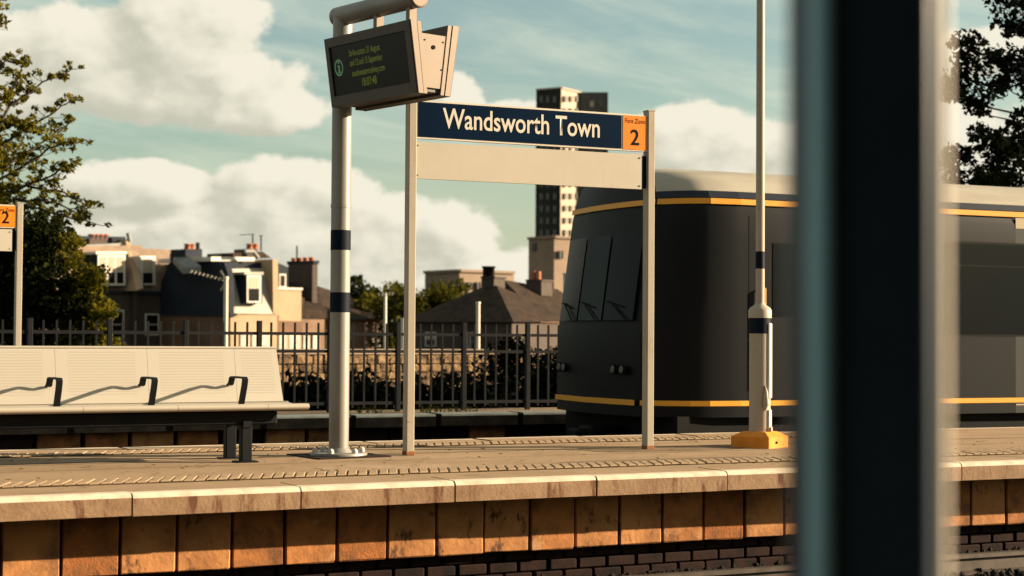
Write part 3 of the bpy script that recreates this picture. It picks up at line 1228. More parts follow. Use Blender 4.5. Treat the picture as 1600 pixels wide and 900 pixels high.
# ================================================================== LAMP POST
def make_lamp():
    base = ground(1187, 699)
    root = thing('lamp_post', 'slim two stage lamp post standing in an orange concrete plinth', 'lamp post', base)
    px = lambda y: up_z(1187, y, base)
    up = Vector((0, 0, 1))
    m_ = MB()
    rz = head(4.5) + math.radians(28)
    # square plinth with a chamfered top
    def ring(h, z):
        return [base + Matrix.Rotation(rz, 3, 'Z') @ Vector((x * h, y * h, z)) for x, y in ((-1, -1), (1, -1), (1, 1), (-1, 1))]
    p = ring(.195, .004) + ring(.195, .105) + ring(.115, .15)
    fs = [(8, 9, 10, 11)]
    for r in (0, 4):
        for k in range(4):
            q = (k + 1) % 4
            fs.append((r + k, r + q, r + 4 + q, r + 4 + k))
    m_.add(p, fs)
    pln = m_.build('plinth', 'plinth_orange', root)
    b_ = MB()
    nf = Matrix.Rotation(rz, 3, 'Z') @ Vector((0, -1, 0))
    c = base + nf * .195 + up * .055 + Matrix.Rotation(rz, 3, 'Z') @ Vector((-.05, 0, 0))
    b_.tube([c, c + nf * .012], .012, 8)
    b_.build('bolt', 'bench_dark', pln)
    m_ = MB()
    m_.lathe(base, [(.099, .15), (.099, px(497))], 28)
    m_.build('lower_column', 'post_paint', root)
    m_ = MB()
    m_.lathe(base, [(.108, px(497)), (.108, px(485)), (.095, px(481)), (.05, px(476)), (.045, px(473))], 28)
    m_.build('collar', 'post_paint', root)
    m_ = MB()
    m_.lathe(base, [(.042, px(476)), (.038, 5.1)], 20)
    m_.build('upper_column', 'post_paint', root)
    for (ya, yb, r) in ((493, 521, .101), (393, 420, .0425)):
        m_ = MB()
        m_.lathe(base, [(r, px(yb)), (r, px(ya))], 28)
        m_.build('band', 'navy_band', root)
    # conduit with its hatch, on the side towards the sun
    d = Vector((math.cos(math.radians(-35)), math.sin(math.radians(-35)), 0))
    t = Vector((-d.y, d.x, 0))
    m_ = MB()
    c = base + d * .098
    m_.box(c + up * ((px(622) + px(505)) / 2), .03, .06, px(505) - px(622), math.radians(-35), .006)
    m_.box(c + up * ((.16 + px(640)) / 2) - d * .0, .024, .05, px(640) - .16, math.radians(-35))
    m_.build('access_door', 'sign_white', root)
    m_ = MB()
    dd = Vector((math.cos(math.radians(-70)), math.sin(math.radians(-70)), 0))
    c2 = base + dd * .10
    m_.tube([c2 + up * px(640), c2 + up * px(632) + dd * .02, c2 + up * px(612) + dd * .018, c2 + up * px(602)], [.012, .028, .018, .004], 10)
    m_.build('latch', 'post_paint', root)
    m_ = MB()
    m_.box(base + d * .115 + up * px(670), .02, .03, .04, math.radians(-35))
    m_.build('hinge', 'post_paint', root)
    # lantern above the frame
    m_ = MB()
    m_.box(base + up * 5.13 + Vector((-.25, .1, 0)), .7, .22, .07, head(4.5) + PI / 2, .015)
    m_.build('lantern', 'case_grey', root)
make_lamp()

# ================================================================== BENCH
def make_bench():
    p0 = ground(386, 723.5)
    s0, o0 = arc_inv(p0)
    h = head(s0)
    ux, uy, up = Vector((math.cos(h), math.sin(h), 0)), Vector((-math.sin(h), math.cos(h), 0)), Vector((0, 0, 1))
    root = thing('bench', 'long cream perforated metal bench with dark armrests and legs', 'bench', p0)
    def P(x, y, z):
        return p0 + ux * x + uy * y + up * z
    xe = .48
    seat_w = .725
    xs0 = xe - .115 - seat_w * 6
    # seat: rolled front edge, slight dip; one continuous pressing with panels end to end
    prof = [(-.075, .415), (-.10, .425), (-.112, .442), (-.105, .459), (-.085, .467), (-.02, .466), (.20, .452), (.36, .456), (.40, .47), (.40, .45), (.36, .436), (.20, .434), (-.06, .447)]
    seams = [xe - .0] + [xe - .345 - seat_w * k for k in range(0, 7)]
    for k in range(len(seams) - 1):
        xa, xb = seams[k + 1] + .0015, seams[k] - .0015
        m_ = MB()
        n = len(prof)
        m_.add([P(xa, y, z) for y, z in prof] + [P(xb, y, z) for y, z in prof],
               [((i + 1) % n, i, i + n, (i + 1) % n + n) for i in range(n)], True)
        m_.add([P(xa, y, z) for y, z in prof], [tuple(range(n))])
        m_.add([P(xb, y, z) for y, z in prof], [tuple(range(n - 1, -1, -1))])
        m_.build('seat_panel', 'bench_cream', root)
    # backrest: leaning back, curving out of the seat
    xb_end = xe - .045
    bp = [(.385, .468), (.395, .50), (.415, .56), (.445, .68), (.475, .80), (.498, .885), (.508, .905)]
    bseams = [xb_end] + [xe - .345 - .09 - seat_w * k for k in range(0, 7)]
    for k in range(len(bseams) - 1):
        xa, xb = bseams[k + 1] + .001, bseams[k] - .001
        m_ = MB()
        n = len(bp)
        front = [P(xa, y, z) for y, z in bp] + [P(xb - (.0 if k else (z - .47) * .06), y, z) for y, z in bp]
        back = [p + uy * .012 for p in front]
        fs = []
        for i in range(n - 1):
            fs.append((i + 1, i, i + n, i + 1 + n))
            fs.append((2 * n + i, 2 * n + i + 1, 3 * n + i + 1, 3 * n + i))
            fs.append((i, i + 1, 2 * n + i + 1, 2 * n + i))
            fs.append((n + i + 1, n + i, 3 * n + i, 3 * n + i + 1))
        fs.append((n - 1, 2 * n - 1, 4 * n - 1, 3 * n - 1))
        m_.add(front + back, fs)
        o = m_.build('backrest_panel', 'bench_perforated', root)
        uv = o.data.uv_layers.new(name='uv')
        for poly in o.data.polygons:
            for li in poly.loop_indices:
                vi = o.data.loops[li].vertex_index
                q = vi % (2 * n)
                uv.data[li].uv = (0. if q < n else 1., (bp[q % n][1] - .468) / (.905 - .468))
    rail = MB()
    rail.tube([P(bseams[-1], .508, .905), P(xb_end - .027, .508, .905)], .011, 8)
    rail.build('top_rail', 'bench_cream', root)
    # armrests on the seams
    for k in range(6):
        x = xe - .345 - .155 - seat_w * k
        m_ = MB()
        pts = [(.10, .462), (.03, .60), (.01, .655), (.03, .672), (.30, .672), (.34, .665), (.375, .615), (.415, .605)]
        w = .048
        t = .014
        L = []
        n = len(pts)
        for i, (y, z) in enumerate(pts):
            a = pts[max(i - 1, 0)]
            b = pts[min(i + 1, n - 1)]
            dy, dz = b[0] - a[0], b[1] - a[1]
            q = math.hypot(dy, dz)
            ny, nz_ = -dz / q * t / 2, dy / q * t / 2
            L.append([P(x - w / 2, y + ny, z + nz_), P(x + w / 2, y + ny, z + nz_), P(x + w / 2, y - ny, z - nz_), P(x - w / 2, y - ny, z - nz_)])
        v = [p for r in L for p in r]
        fs = [(0, 1, 2, 3), tuple(4 * (n - 1) + q for q in (3, 2, 1, 0))]
        for i in range(n - 1):
            for q in range(4):
                r = (q + 1) % 4
                fs.append((4 * i + q, 4 * i + 4 + q, 4 * i + 4 + r, 4 * i + r))
        m_.add(v, fs)
        m_.build('armrest', 'bench_dark', root)
        bk = MB()
        bk.box(P(x + .01, .10, .40), .05, .06, .04, h)
        bk.build('bracket', 'bench_dark', root)
    bm = MB()
    bm.box(P(xe - .22 - 2.2, .16, .355), 4.4, .26, .11, h, .012)
    bm.build('beam', 'bench_dark', root)
    for x in (0, -2.15, -4.2):
        for y in (.0, .40):
            m_ = MB()
            m_.box(P(x, y + .045, .157), .085, .085, .292, h, .006)
            lg = m_.build('leg', 'bench_dark', root)
            f_ = MB()
            f_.box(P(x, y + .045, .009), .17, .15, .012, h)
            f_.build('foot_plate', 'bench_dark', lg)
        m_ = MB()
        m_.box(P(x, .24, .306), .07, .50, .05, h)
        m_.build('cross_bracket', 'bench_dark', root)
make_bench()

# ================================================================== FOREGROUND COLUMN
def make_column():
    c = at(1346, 450, 1.52)
    base = Vector((c.x, c.y, 0))
    root = thing('platform_column', 'dark navy steel column close up and out of focus', 'column', base)
    # square hollow section, big rounded corners, turned so that its front is away from the sun
    vd = Vector((-c.x, -c.y, 0)).normalized()
    vaz = math.atan2(vd.y, vd.x)
    faz = vaz - math.radians(4)
    n_ = Vector((math.cos(faz), math.sin(faz), 0))
    t_ = Vector((-n_.y, n_.x, 0))   # to the right seen from the camera
    hw, hd, r = .0655, .05, .034
    prof = []
    for (sx, sy, a0) in ((1, 1, 0), (-1, 1, 90), (-1, -1, 180), (1, -1, 270)):
        rr = .008 if sx > 0 else r
        for k in range(7):
            a = math.radians(a0 + 90 * k / 6)
            prof.append((sx * (hw - rr) + math.cos(a) * rr, sy * (hd - rr) + math.sin(a) * rr))
    m_ = MB()
    n = len(prof)
    v = [base + t_ * x + n_ * y + Vector((0, 0, z)) for z in (.01, 3.4) for x, y in prof]
    m_.add(v, [(i, (i + 1) % n, (i + 1) % n + n, i + n) for i in range(n)], True)
    m_.add([v[i] for i in range(n, 2 * n)], [tuple(range(n))])
    m_.build('shaft', 'column_navy', root)
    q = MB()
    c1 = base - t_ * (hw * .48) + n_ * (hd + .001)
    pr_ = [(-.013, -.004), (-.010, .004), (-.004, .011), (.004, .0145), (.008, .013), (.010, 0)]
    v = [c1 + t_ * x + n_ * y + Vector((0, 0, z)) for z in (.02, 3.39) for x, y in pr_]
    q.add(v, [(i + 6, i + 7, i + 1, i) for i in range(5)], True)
    q.build('sheen_strip', 'column_sheen', root)  # blue strip stands in for the sky's sheen on the shaft
    q = MB()
    c2 = base + t_ * (hw + .004) - n_ * (hd * .3)
    q.tube([c2 + Vector((0, 0, .02)), c2 + Vector((0, 0, 3.39))], .0075, 10)
    q.build('sunlit_edge', 'sign_white', root)  # pale tube added to imitate the column's sunlit right edge
    b = MB()
    b.box(base + Vector((0, 0, .008)), .26, .26, .016, faz)
    bp = b.build('base_plate', 'column_navy', root)
    for dx, dy in ((1, 1), (1, -1), (-1, 1), (-1, -1)):
        q = MB()
        q.lathe(base + t_ * .1 * dx + n_ * .1 * dy, [(.014, .016), (.014, .03), (.008, .036)], 8)
        q.build('bolt', 'bench_dark', bp)
make_column()

# ================================================================== TRAIN
def make_train():
    OFF = PW + .13
    sN, _ = on_off(1112, 560, OFF)
    s1 = sN + 21
    root = thing('train', 'dark commuter train with yellow stripes stopped at the back of the platform', 'train', arc(sN, OFF + 1.4, -.62))
    def P(s, o, z):
        return arc(s, OFF + o, z)
    zy = CAM_H + (ray(1100, 312).z / ray(1100, 312).y) * arc(on_off(1100, 312, OFF)[0], OFF).y   # cantrail line
    zl = CAM_H + (ray(1100, 631).z / ray(1100, 631).y) * arc(on_off(1100, 631, OFF)[0], OFF).y
    W = 2.8
    prof_r = [(0, .16), (0, .55), (0, 1.0), (0, 1.25), (0, 2.05), (0, 2.36), (.03, zy + .03), (.07, zy + .10)]
    roof_r = [(.07, zy + .10), (.16, zy + .22), (.34, zy + .325), (.75, zy + .40), (1.4, zy + .43)]
    def full(pr):
        return pr + [(W - a, b) for a, b in reversed(pr)]
    # body side shells swept along the track; near the front the plan tapers into the nose
    sta = [sN - .62, sN - .60, sN - .42, sN - .2, sN, sN + .35] + [sN + .35 + (s1 - sN - .35) * i / 24 for i in range(1, 25)]
    def inset(s, z):
        d = sN + .35 - s
        if d <= 0:
            return 0, 0
        t = d / .97
        ins = .42 * t ** 2.6
        return ins, 0
    def rake(s, z):
        if s > sN:
            return s
        k = max(0, (z - 1.0)) / 1.8
        return s + k * .24 * (sN - s) / .62
    def sweep(profile, st, closed_front=False):
        m_ = MB()
        k = len(profile)
        pts = []
        for s in st:
            for o, z in profile:
                ins, _ = inset(s, z)
                oo = o + ins * (1 - o / 1.4)
                pts.append(P(rake(s, z), oo, z))
        fs = []
        for i in range(len(st) - 1):
            for j_ in range(k - 1):
                fs.append((i * k + j_, i * k + j_ + 1, (i + 1) * k + j_ + 1, (i + 1) * k + j_))
        m_.add(pts, fs, False)
        return m_, pts, k
    m_, pts, k = sweep(full(prof_r)[:4], sta)
    cab_sta = [s for s in sta if s <= sN + 4.0] + [sN + 4.0]
    m_, pts, k = sweep(prof_r, cab_sta)
    m_.f = [f[::-1] for f in m_.f]
    m2, p2, _ = sweep([(W - a, b) for a, b in prof_r], cab_sta)
    m_.add(m2.v, m2.f)
    m_.sm = [True] * len(m_.f)
    m_.build('cab_body', 'train_dark', root)
    rest = [sN + 4.0 + (s1 - sN - 4.0) * i / 20 for i in range(21)]
    m_, _, _ = sweep(prof_r, rest)
    m_.f = [f[::-1] for f in m_.f]
    m2, _, _ = sweep([(W - a, b) for a, b in prof_r], rest)
    m_.add(m2.v, m2.f)
    m_.build('body_side', 'train_grey', root)
    # roof
    rf = full(roof_r)[:]
    m_, _, _ = sweep(rf, sta)
    m_.f = [f[::-1] for f in m_.f]
    m_.sm = [True] * len(m_.f)
    roof = m_.build('roof', 'train_roof', root)
    # dark gutter line between body and roof
    def band(name, za, zb, material, proud, st, parent=root):
        q, _, _ = sweep([(-proud, za), (-proud, zb)], st)
        q.f = [f[::-1] for f in q.f]
        return q.build(name, material, parent)
    g_ = MB()
    q, _, _ = sweep([(.022, zy + .035), (.062, zy + .11)], sta)
    q.f = [f[::-1] for f in q.f]
    q.build('gutter', 'train_navy', root)
    band('cantrail_stripe', zy - .035, zy + .025, 'stripe_yellow', .004, sta)
    band('sill_stripe', zl - .028, zl + .028, 'stripe_yellow', .004, sta)
    band('lower_stripe', zl - .062, zl - .046, 'stripe_cream', .004, [s for s in rest])
    band('upper_panel', zy - .17, zy - .045, 'stripe_cream', .0035, [s for s in rest])
    # front end: a lofted mask from the first station of both sides
    fz = [.16, .55, 1.0, 1.25, 2.05, 2.36, zy + .03, zy + .10, zy + .22, zy + .325, zy + .40]
    fo = [0, 0, 0, 0, 0, 0, .03, .07, .16, .34, .75]
    m_ = MB()
    cols_ = [0, .25, .5, .75, 1.0]
    pts = []
    s = sta[0]
    for z, o in zip(fz, fo):
        ins, _ = inset(s, z)
        a = o + ins * (1 - o / 1.4)
        b = W - a
        for c in cols_:
            x = a + (b - a) * c
            bulge = .10 * (1 - (2 * c - 1) ** 2)
            pts.append(P(rake(s, z) - bulge, x, z))
    k = len(cols_)
    fs = []
    for i in range(len(fz) - 1):
        for j_ in range(k - 1):
            fs.append((i * k + j_, i * k + k + j_, i * k + k + j_ + 1, i * k + j_ + 1))
    m_.add(pts, fs, True)
    front = m_.build('front_mask', 'train_dark', root)
    # windscreens and lights on the mask
    def patch(name, c0, c1, z0, z1, material, d, parent):
        q = MB()
        v = []
        for z in (z0, (z0 + z1) / 2, z1):
            ins, _ = inset(s, z)
            a, b = ins, W - ins
            for c in (c0, (c0 + c1) / 2, c1):
                bulge = .10 * (1 - (2 * c - 1) ** 2)
                v.append(P(rake(s, z) - bulge - d, a + (b - a) * c, z))
        q.add(v, [(r * 3 + i, r * 3 + 3 + i, r * 3 + 4 + i, r * 3 + 1 + i) for r in range(2) for i in range(2)], True)
        return q.build(name, material, parent)
    for c0, c1 in ((.06, .34), (.36, .64), (.66, .94)):
        patch('windscreen', c0, c1, 1.2, 2.15, 'cab_glass', .03, front)
    s_front = s
    patch('front_stripe', .02, .98, zl - .03, zl + .03, 'stripe_yellow', .035, front)
    q = MB()
    v = []
    for z in (zy - .035, zy + .025):
        ins, _ = inset(s, z)
        for c in [i / 6 for i in range(7)]:
            bulge = .10 * (1 - (2 * c - 1) ** 2)
            v.append(P(rake(s, z) - bulge - .02, ins + (W - 2 * ins) * c, z))
    q.add(v, [(i, 7 + i, 8 + i, 1 + i) for i in range(6)], True)
    q.build('front_stripe', 'stripe_yellow', front)
    # flush glazing and doors along the near side
    def pane(name, sa, sb, za, zb, material, proud, parent):
        q = MB()
        n = 3
        pts = [P(sa + (sb - sa) * i / n, -proud, z) for z in (za, zb) for i in range(n + 1)]
        pts += [P(sa + (sb - sa) * i / n, .0, z) for z in (za, zb) for i in range(n + 1)]
        L = n + 1
        fs = [(i, i + 1, L + i + 1, L + i) for i in range(n)]
        fs += [(0, L, 3 * L, 2 * L), (n + L, n, n + 2 * L, n + 3 * L)]
        fs += [(L + i, L + i + 1, 3 * L + i + 1, 3 * L + i) for i in range(n)]
        q.add(pts, fs)
        return q.build(name, material, parent)
    x = sN + .75
    pane('cab_window', x, x + .55, 1.25, 2.05, 'train_glass', .006, root)
    x += .75
    dz0, dz1 = .22, 2.22
    first = True
    while x < s1 - 4:
        for d in range(2):       # a pair of sliding doors
            a = x + d * .68
            dr = pane('door', a + .006, a + .674, dz0, dz1, 'train_dark' if first else 'train_grey', .008, root)
            pane('door_window', a + .13, a + .55, 1.08, 2.06, 'train_glass', .013, dr)
            pane('door_edge', a + (.655 if d == 0 else .007), a + (.673 if d == 0 else .025), dz0 + .01, dz1 - .01, 'stripe_yellow', .011, dr)
            pane('door_button', a + (.07 if d else .58), a + (.10 if d else .61), 1.02, 1.10, 'stripe_cream', .014, dr)
        x += 1.52
        for w in ((1.45, 1.45) if not first else (1.3,)):
            pane('gasket', x - .025, x + w + .025, 1.055, 2.145, 'underframe', .004, root)
            wn = pane('window', x, x + w, 1.08, 2.12, 'train_glass', .008, root)
            pane('vent', x + .02, x + w - .02, 1.86, 1.872, 'underframe', .011, wn)
            x += w + .12
        x += .1
        first = False
    # panel joints, gaskets round the big windows, grab rails, wipers and coupler
    for sj in [sN + .45 + 1.9 * i for i in range(9)]:
        pane('panel_joint', sj, sj + .012, .20, 2.34, 'underframe', .0025, root)
    for c0 in (.20, .50, .80):
        q = MB()
        z0_, z1_ = 1.24, 1.85
        def onf(c, z, d):
            i_, _ = inset(s_front, z)
            return P(rake(s_front, z) - .10 * (1 - (2 * c - 1) ** 2) - d, i_ + (W - 2 * i_) * c, z)
        q.bar(onf(c0 - .09, z0_ - .03, .05), onf(c0 + .05, z0_ + .14, .05), .014, .01)
        q.bar(onf(c0 - .06, z0_ + .10, .045), onf(c0 + .11, z0_ + .17, .045), .01, .014)
        q.build('wiper', 'underframe', front)
    for c0 in (.12, .20, .80, .88):
        q = MB()
        c_ = onf(c0, .66, .02)
        dd = (onf(c0, .66, .06) - c_).normalized()
        q.tube([c_, c_ + dd * .035], .055, 14)
        hb = q.build('light_housing', 'underframe', front)
        q = MB()
        q.tube([c_ + dd * .035, c_ + dd * .045], [.042, .034], 14)
        q.build('light_lens', 'lamp_lens', hb)
    q = MB()
    c_ = P(sN - .55, 1.4, -.12)
    h_ = head(sN)
    q.box(c_, .5, .34, .28, h_, .04)
    q.box(c_ + Vector((-math.cos(h_) * .3, -math.sin(h_) * .3, 0)), .18, .26, .22, h_, .03)
    q.build('coupler', 'underframe', root)
    for sj in (sN + .62, sN + 1.42):
        q = MB()
        q.tube([P(sj, -.05, .5), P(sj, -.05, 1.55)], .014, 8)
        q.tube([P(sj, -.05, .5), P(sj, .01, .5)], .012, 6)
        q.tube([P(sj, -.05, 1.55), P(sj, .01, 1.55)], .012, 6)
        q.build('grab_rail', 'stripe_yellow', root)
    # floor and underframe
    u = MB()
    strip(u, sN - .35, s1, [(OFF + .10, -.25), (OFF + W - .10, -.25), (OFF + W - .10, .17), (OFF + .10, .17)], step=1)
    u.build('underframe', 'underframe', root)
    for sb in (sN + 2.2, sN + 15):
        bg = MB()
        h = head(sb)
        bg.box(P(sb, 1.4, -.42), 2.9, 2.3, .25, h, .03)
        bo = bg.build('bogie', 'underframe', root)
        for ds in (-1.1, 1.1):
            for o in (.645, 2.155):
                c = P(sb + ds, o, -.24)
                nrm = Vector((-math.sin(h), math.cos(h), 0))
                wq = MB()
                wq.tube([c - nrm * .06, c + nrm * .06], .38, 20)
                wq.build('wheel', 'rail_steel', bo)
    # roof boxes
    for sa in (sN + 7.2, sN + 11.5):
        rb = MB()
        rb.box(P(sa, 1.4, zy + .47), 2.6, 1.3, .12, head(sa), .03)
        rb.build('roof_unit', 'train_roof', roof)
    # rear wall closing the car
    e = MB()
    e.prism([P(s1, a, b) for a, b in full(prof_r + roof_r[1:])], Vector((.01, .005, 0)))
    e.build('end_wall', 'train_dark', root)
make_train()

# ================================================================== FENCE ON THE FAR PLATFORM
def make_fence():
    off = FO + .85
    s0, _ = on_off(-60, 540, off)
    s1, _ = on_off(960, 540, off)
    root = thing('metal_fence', 'dark vertical bar railing along the back of the far platform', 'fence', arc((s0 + s1) / 2, off))
    def zat(px, py):
        return on_off(px, py, off)[1]
    zt, zr, zr2 = zat(560, 505), zat(560, 522), zat(560, 549)
    pitch = .149
    per = 6
    bm = MB()
    bm.box((0, 0, zt / 2 + .03), .024, .024, zt - .06, 0)
    bar = bpy.data.meshes.new('bar')
    bar.from_pydata([tuple(v) for v in bm.v], [], bm.f)
    bar.materials.append(MATS['fence_paint'])
    bm = MB()
    bm.box((0, 0, (zt + .02) / 2), .062, .062, zt + .02, 0, .006)
    post = bpy.data.meshes.new('post')
    post.from_pydata([tuple(v) for v in bm.v], [], bm.f)
    post.materials.append(MATS['fence_paint'])
    sp, _ = on_off(405, 530, off)
    i0 = int((s0 - sp) / pitch) - 1
    for i in range(i0, int((s1 - sp) / pitch) + 1):
        s = sp + i * pitch
        put_on_arc('post' if i % per == 0 else 'bar', post if i % per == 0 else bar, root, s, off)
    for z in (zr, zr2, .12):
        r = MB()
        strip(r, s0, s1, [(off - .012, z - .02), (off + .012, z - .02), (off + .012, z + .02), (off - .012, z + .02)], step=1)
        r.build('rail', 'fence_paint', root)
make_fence()

# ================================================================== BUILDINGS BEHIND
class Plane:
    """upright plane through a point, facing azimuth az (degrees)"""
    def __init__(self, p, az):
        self.p = Vector(p)
        a = math.radians(az)
        self.n = Vector((math.cos(a), math.sin(a), 0))

    def __call__(self, px, py, out=0.):
        d = ray(px, py)
        t = ((self.p + self.n * out) - CAM).dot(self.n) / d.dot(self.n)
        return CAM + d * t

    def moved(self, out):
        q = Plane(self.p + self.n * out, 0)
        q.n = self.n
        return q


GZ = -1.0
def poly(pl, pts, thick, name, m_, parent, out=0.):
    mb = MB()
    mb.prism([pl(x, y, out) for x, y in pts], -pl.n * thick)
    return mb.build(name, m_, parent)


def win(pl, x0, y0, x1, y1, parent, frame='white_paint', glass='window_glass', bars=1, blind=0., mull=0, fw=None, out=.0):
    """window standing on the plane: surround, panes, glazing bars; blind = drawn fraction from the top"""
    fw = fw or max(1.0, (x1 - x0) * .13)
    f = poly(pl, [(x0, y0), (x1, y0), (x1, y1), (x0, y1)], .06, 'window', frame, parent, out + .05)
    n = mull + 1
    w = (x1 - x0 - fw * (n + 1)) / n
    for i in range(n):
        a = x0 + fw + i * (w + fw)
        ym = y0 + fw + (y1 - y0 - 2 * fw) * blind
        if blind > 0:
            poly(pl, [(a, y0 + fw), (a + w, y0 + fw), (a + w, ym), (a, ym)], .02, 'blind', 'blind', f, out + .065)
        if blind < 1:
            hh = (y1 - fw - ym)
            if bars and blind == 0:
                mid_ = ym + hh / 2
                poly(pl, [(a, ym), (a + w, ym), (a + w, mid_ - fw * .3), (a, mid_ - fw * .3)], .02, 'pane', glass, f, out + .065)
                poly(pl, [(a, mid_ + fw * .3), (a + w, mid_ + fw * .3), (a + w, y1 - fw), (a, y1 - fw)], .02, 'pane', glass, f, out + .065)
            else:
                poly(pl, [(a, ym + fw * .4), (a + w, ym + fw * .4), (a + w, y1 - fw), (a, y1 - fw)], .02, 'pane', glass, f, out + .065)
    return f


def pots(pl, xs, y0, y1, parent, r=.16, out=-.4):
    for x in xs:
        a, b = pl(x, y0, out), pl(x, y1, out)
        mb = MB()
        mb.lathe(Vector((a.x, a.y, 0)), [(r, a.z), (r * .85, a.z + (b.z - a.z) * .8), (r * 1.1, a.z + (b.z - a.z) * .82), (r * 1.05, b.z)], 10)
        mb.build('chimney_pot', 'terracotta', parent)


def chimney(pl, x0, x1, y0, y1, depth, parent, m_='brick_brown', out=-.0, cap=True):
    c = poly(pl, [(x0, y0), (x1, y0), (x1, y1), (x0, y1)], depth, 'chimney', m_, parent, out)
    if cap:
        h = (y1 - y0) * .06
        poly(pl, [(x0 - 1, y0 - h), (x1 + 1, y0 - h), (x1 + 1, y0 + h), (x0 - 1, y0 + h)], depth + .1, 'chimney_cap', m_, c, out + .05)
    return c


LIT, DRK = -42, -132
def terrace():
    D = 92
    corner = at(357, 520, D)
    side = Plane(corner, DRK)       # left wall of the rear extension, in shade
    end = Plane(corner, LIT)        # its end wall, lit
    main = Plane(side(250, 520), LIT)   # main rear wall of the terrace
    low = 640
    # ---- house A: mansard with dormers, terracotta pots
    A = thing('terraced_house', 'brown brick terrace with two white dormer windows in its tan mansard', 'house', Vector((main(200, 520).x, main(200, 520).y, GZ)))
    poly(main, [(60, 452), (262, 455), (262, low), (60, low)], 7, 'wall', 'brick_brown', A)
    m_ = MB()                        # mansard slope leaning back
    def lean(pl, x, y, yb, k):
        """point on a slope: above baseline yb it leans back by k metres per metre"""
        p0 = pl(x, yb)
        p = pl(x, y)
        dz = p.z - p0.z
        return pl(x, y, -dz * k)
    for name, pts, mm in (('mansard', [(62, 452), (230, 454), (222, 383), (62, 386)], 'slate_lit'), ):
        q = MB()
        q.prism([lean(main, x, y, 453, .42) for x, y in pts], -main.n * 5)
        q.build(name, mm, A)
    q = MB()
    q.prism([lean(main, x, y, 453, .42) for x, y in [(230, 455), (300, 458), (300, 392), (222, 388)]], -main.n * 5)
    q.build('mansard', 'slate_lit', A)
    poly(main, [(60, 386), (205, 379), (205, 383), (60, 390)], 3, 'parapet', 'lead_grey', A, -1.6)
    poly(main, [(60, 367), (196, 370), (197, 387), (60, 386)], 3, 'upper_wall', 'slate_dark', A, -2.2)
    c = chimney(main, 140, 168, 373, 388, 1.2, A, 'brick_brown', -2.0, False)
    pots(main, (143, 150, 157, 164), 374, 366, c, .22, -2.4)
    # raked party wall between the two houses
    q = MB()
    q.prism([main(x, y, o) for x, y, o in ((196, 374, -1.6), (204, 374, -1.6), (224, 450, 1.3), (213, 454, 1.3))], -main.n * 2.5)
    q.build('party_wall', 'render_cream', A)
    q = MB()
    a_, b_ = main(203, 378, -1.5), main(200, 364, -1.5)
    q.tube([a_, b_], .12, 6)
    q.build('vent_pipe', 'lead_grey', A)
    # dormers
    d = poly(main, [(152, 396), (197, 396), (197, 448), (152, 448)], 3, 'dormer', 'slate_dark', A, .35)
    win(main, 153, 398, 196, 446, d, blind=.55, mull=2, fw=3.2, out=.36)
    poly(main, [(150, 393), (199, 393), (199, 397), (150, 397)], 3.2, 'dormer_roof', 'white_paint', d, .5)
    d = poly(main, [(219, 400), (243, 400), (243, 446), (219, 446)], 3, 'dormer', 'white_paint', A, .3)
    win(main, 221, 402, 241, 445, d, blind=.55, fw=2.4, out=.31)
    # windows in the shaded wall, gutter and pipes
    win(main, 174, 484, 194, 530, A, blind=0, fw=2.2)
    win(main, 227, 490, 249, 524, A, fw=2.4)
    poly(main, [(170, 534), (196, 534), (196, 540), (170, 540)], .3, 'sill', 'white_paint', A, .3)
    poly(main, [(60, 452), (262, 455), (262, 459), (60, 456)], .25, 'gutter', 'slate_dark', A, .25)
    poly(main, [(208, 456), (214, 456), (214, low), (208, low)], .2, 'downpipe', 'brick_brown', A, .25)
    # ---- house B: rear extension, slate hung side and pale mansard end
    B = thing('terraced_house', 'house with a big dark slate side wall and pale mansard end with one dormer', 'house', Vector((corner.x, corner.y, GZ)))
    q = MB()                         # brick walls below
    pc, pb, pe = side(357, 491), side(250, 488), end(436, 492)
    ext = pb + (pe - pc)
    zt = pc.z
    foot = [Vector((p.x, p.y, GZ)) for p in (pc, pe, ext, pb)]
    q.hexa([foot[0], foot[1], foot[2], foot[3]] + [Vector((p.x, p.y, zt)) for p in (pc, pe, ext, pb)])
    q.build('wall', 'brick_orange', B)
    poly(end, [(360, 492), (433, 492), (433, low), (360, low)], .1, 'render', 'render_cream', B, .08)
    # dark side wall in slate, raking up to the flat roof
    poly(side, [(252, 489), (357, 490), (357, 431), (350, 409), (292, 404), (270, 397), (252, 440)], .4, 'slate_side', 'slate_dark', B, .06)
    poly(side, [(250, 487), (359, 489), (359, 494), (250, 492)], .5, 'band_course', 'slate_dark', B, .12)
    # body of the top storey and the pale sloping end
    q = MB()
    q.prism([lean(end, x, y, 490, .34) for x, y in [(360, 490), (436, 491), (428, 419), (361, 420)]], -end.n * 5)
    q.build('mansard', 'metal_pale', B)
    poly(end, [(358, 409), (430, 410), (430, 420), (358, 420)], 6, 'fascia', 'slate_dark', B, -1.0)
    poly(end, [(330, 401), (398, 402), (398, 408), (330, 408)], 5, 'flat_roof', 'white_paint', B, -1.2)
    poly(end, [(426, 405), (434, 406), (436, 491), (427, 491)], 5, 'party_wall', 'render_cream', B, .02)
    d = poly(end, [(384, 428), (410, 428), (410, 474), (384, 474)], 2.5, 'dormer', 'slate_dark', B, .3)
    win(end, 386, 430, 408, 473, d, blind=.45, fw=2.6, out=.31)
    poly(end, [(382, 425), (412, 425), (412, 429), (382, 429)], 2.7, 'dormer_roof', 'metal_pale', d, .42)
    # little grey lean-to roof above the slate side
    q = MB()
    q.prism([side(265, 396, .3), side(288, 396, .3), side(314, 416, 1.3), side(286, 418, 1.3)], Vector((0, 0, -.35)))
    q.build('lean_to_roof', 'lead_grey', B)
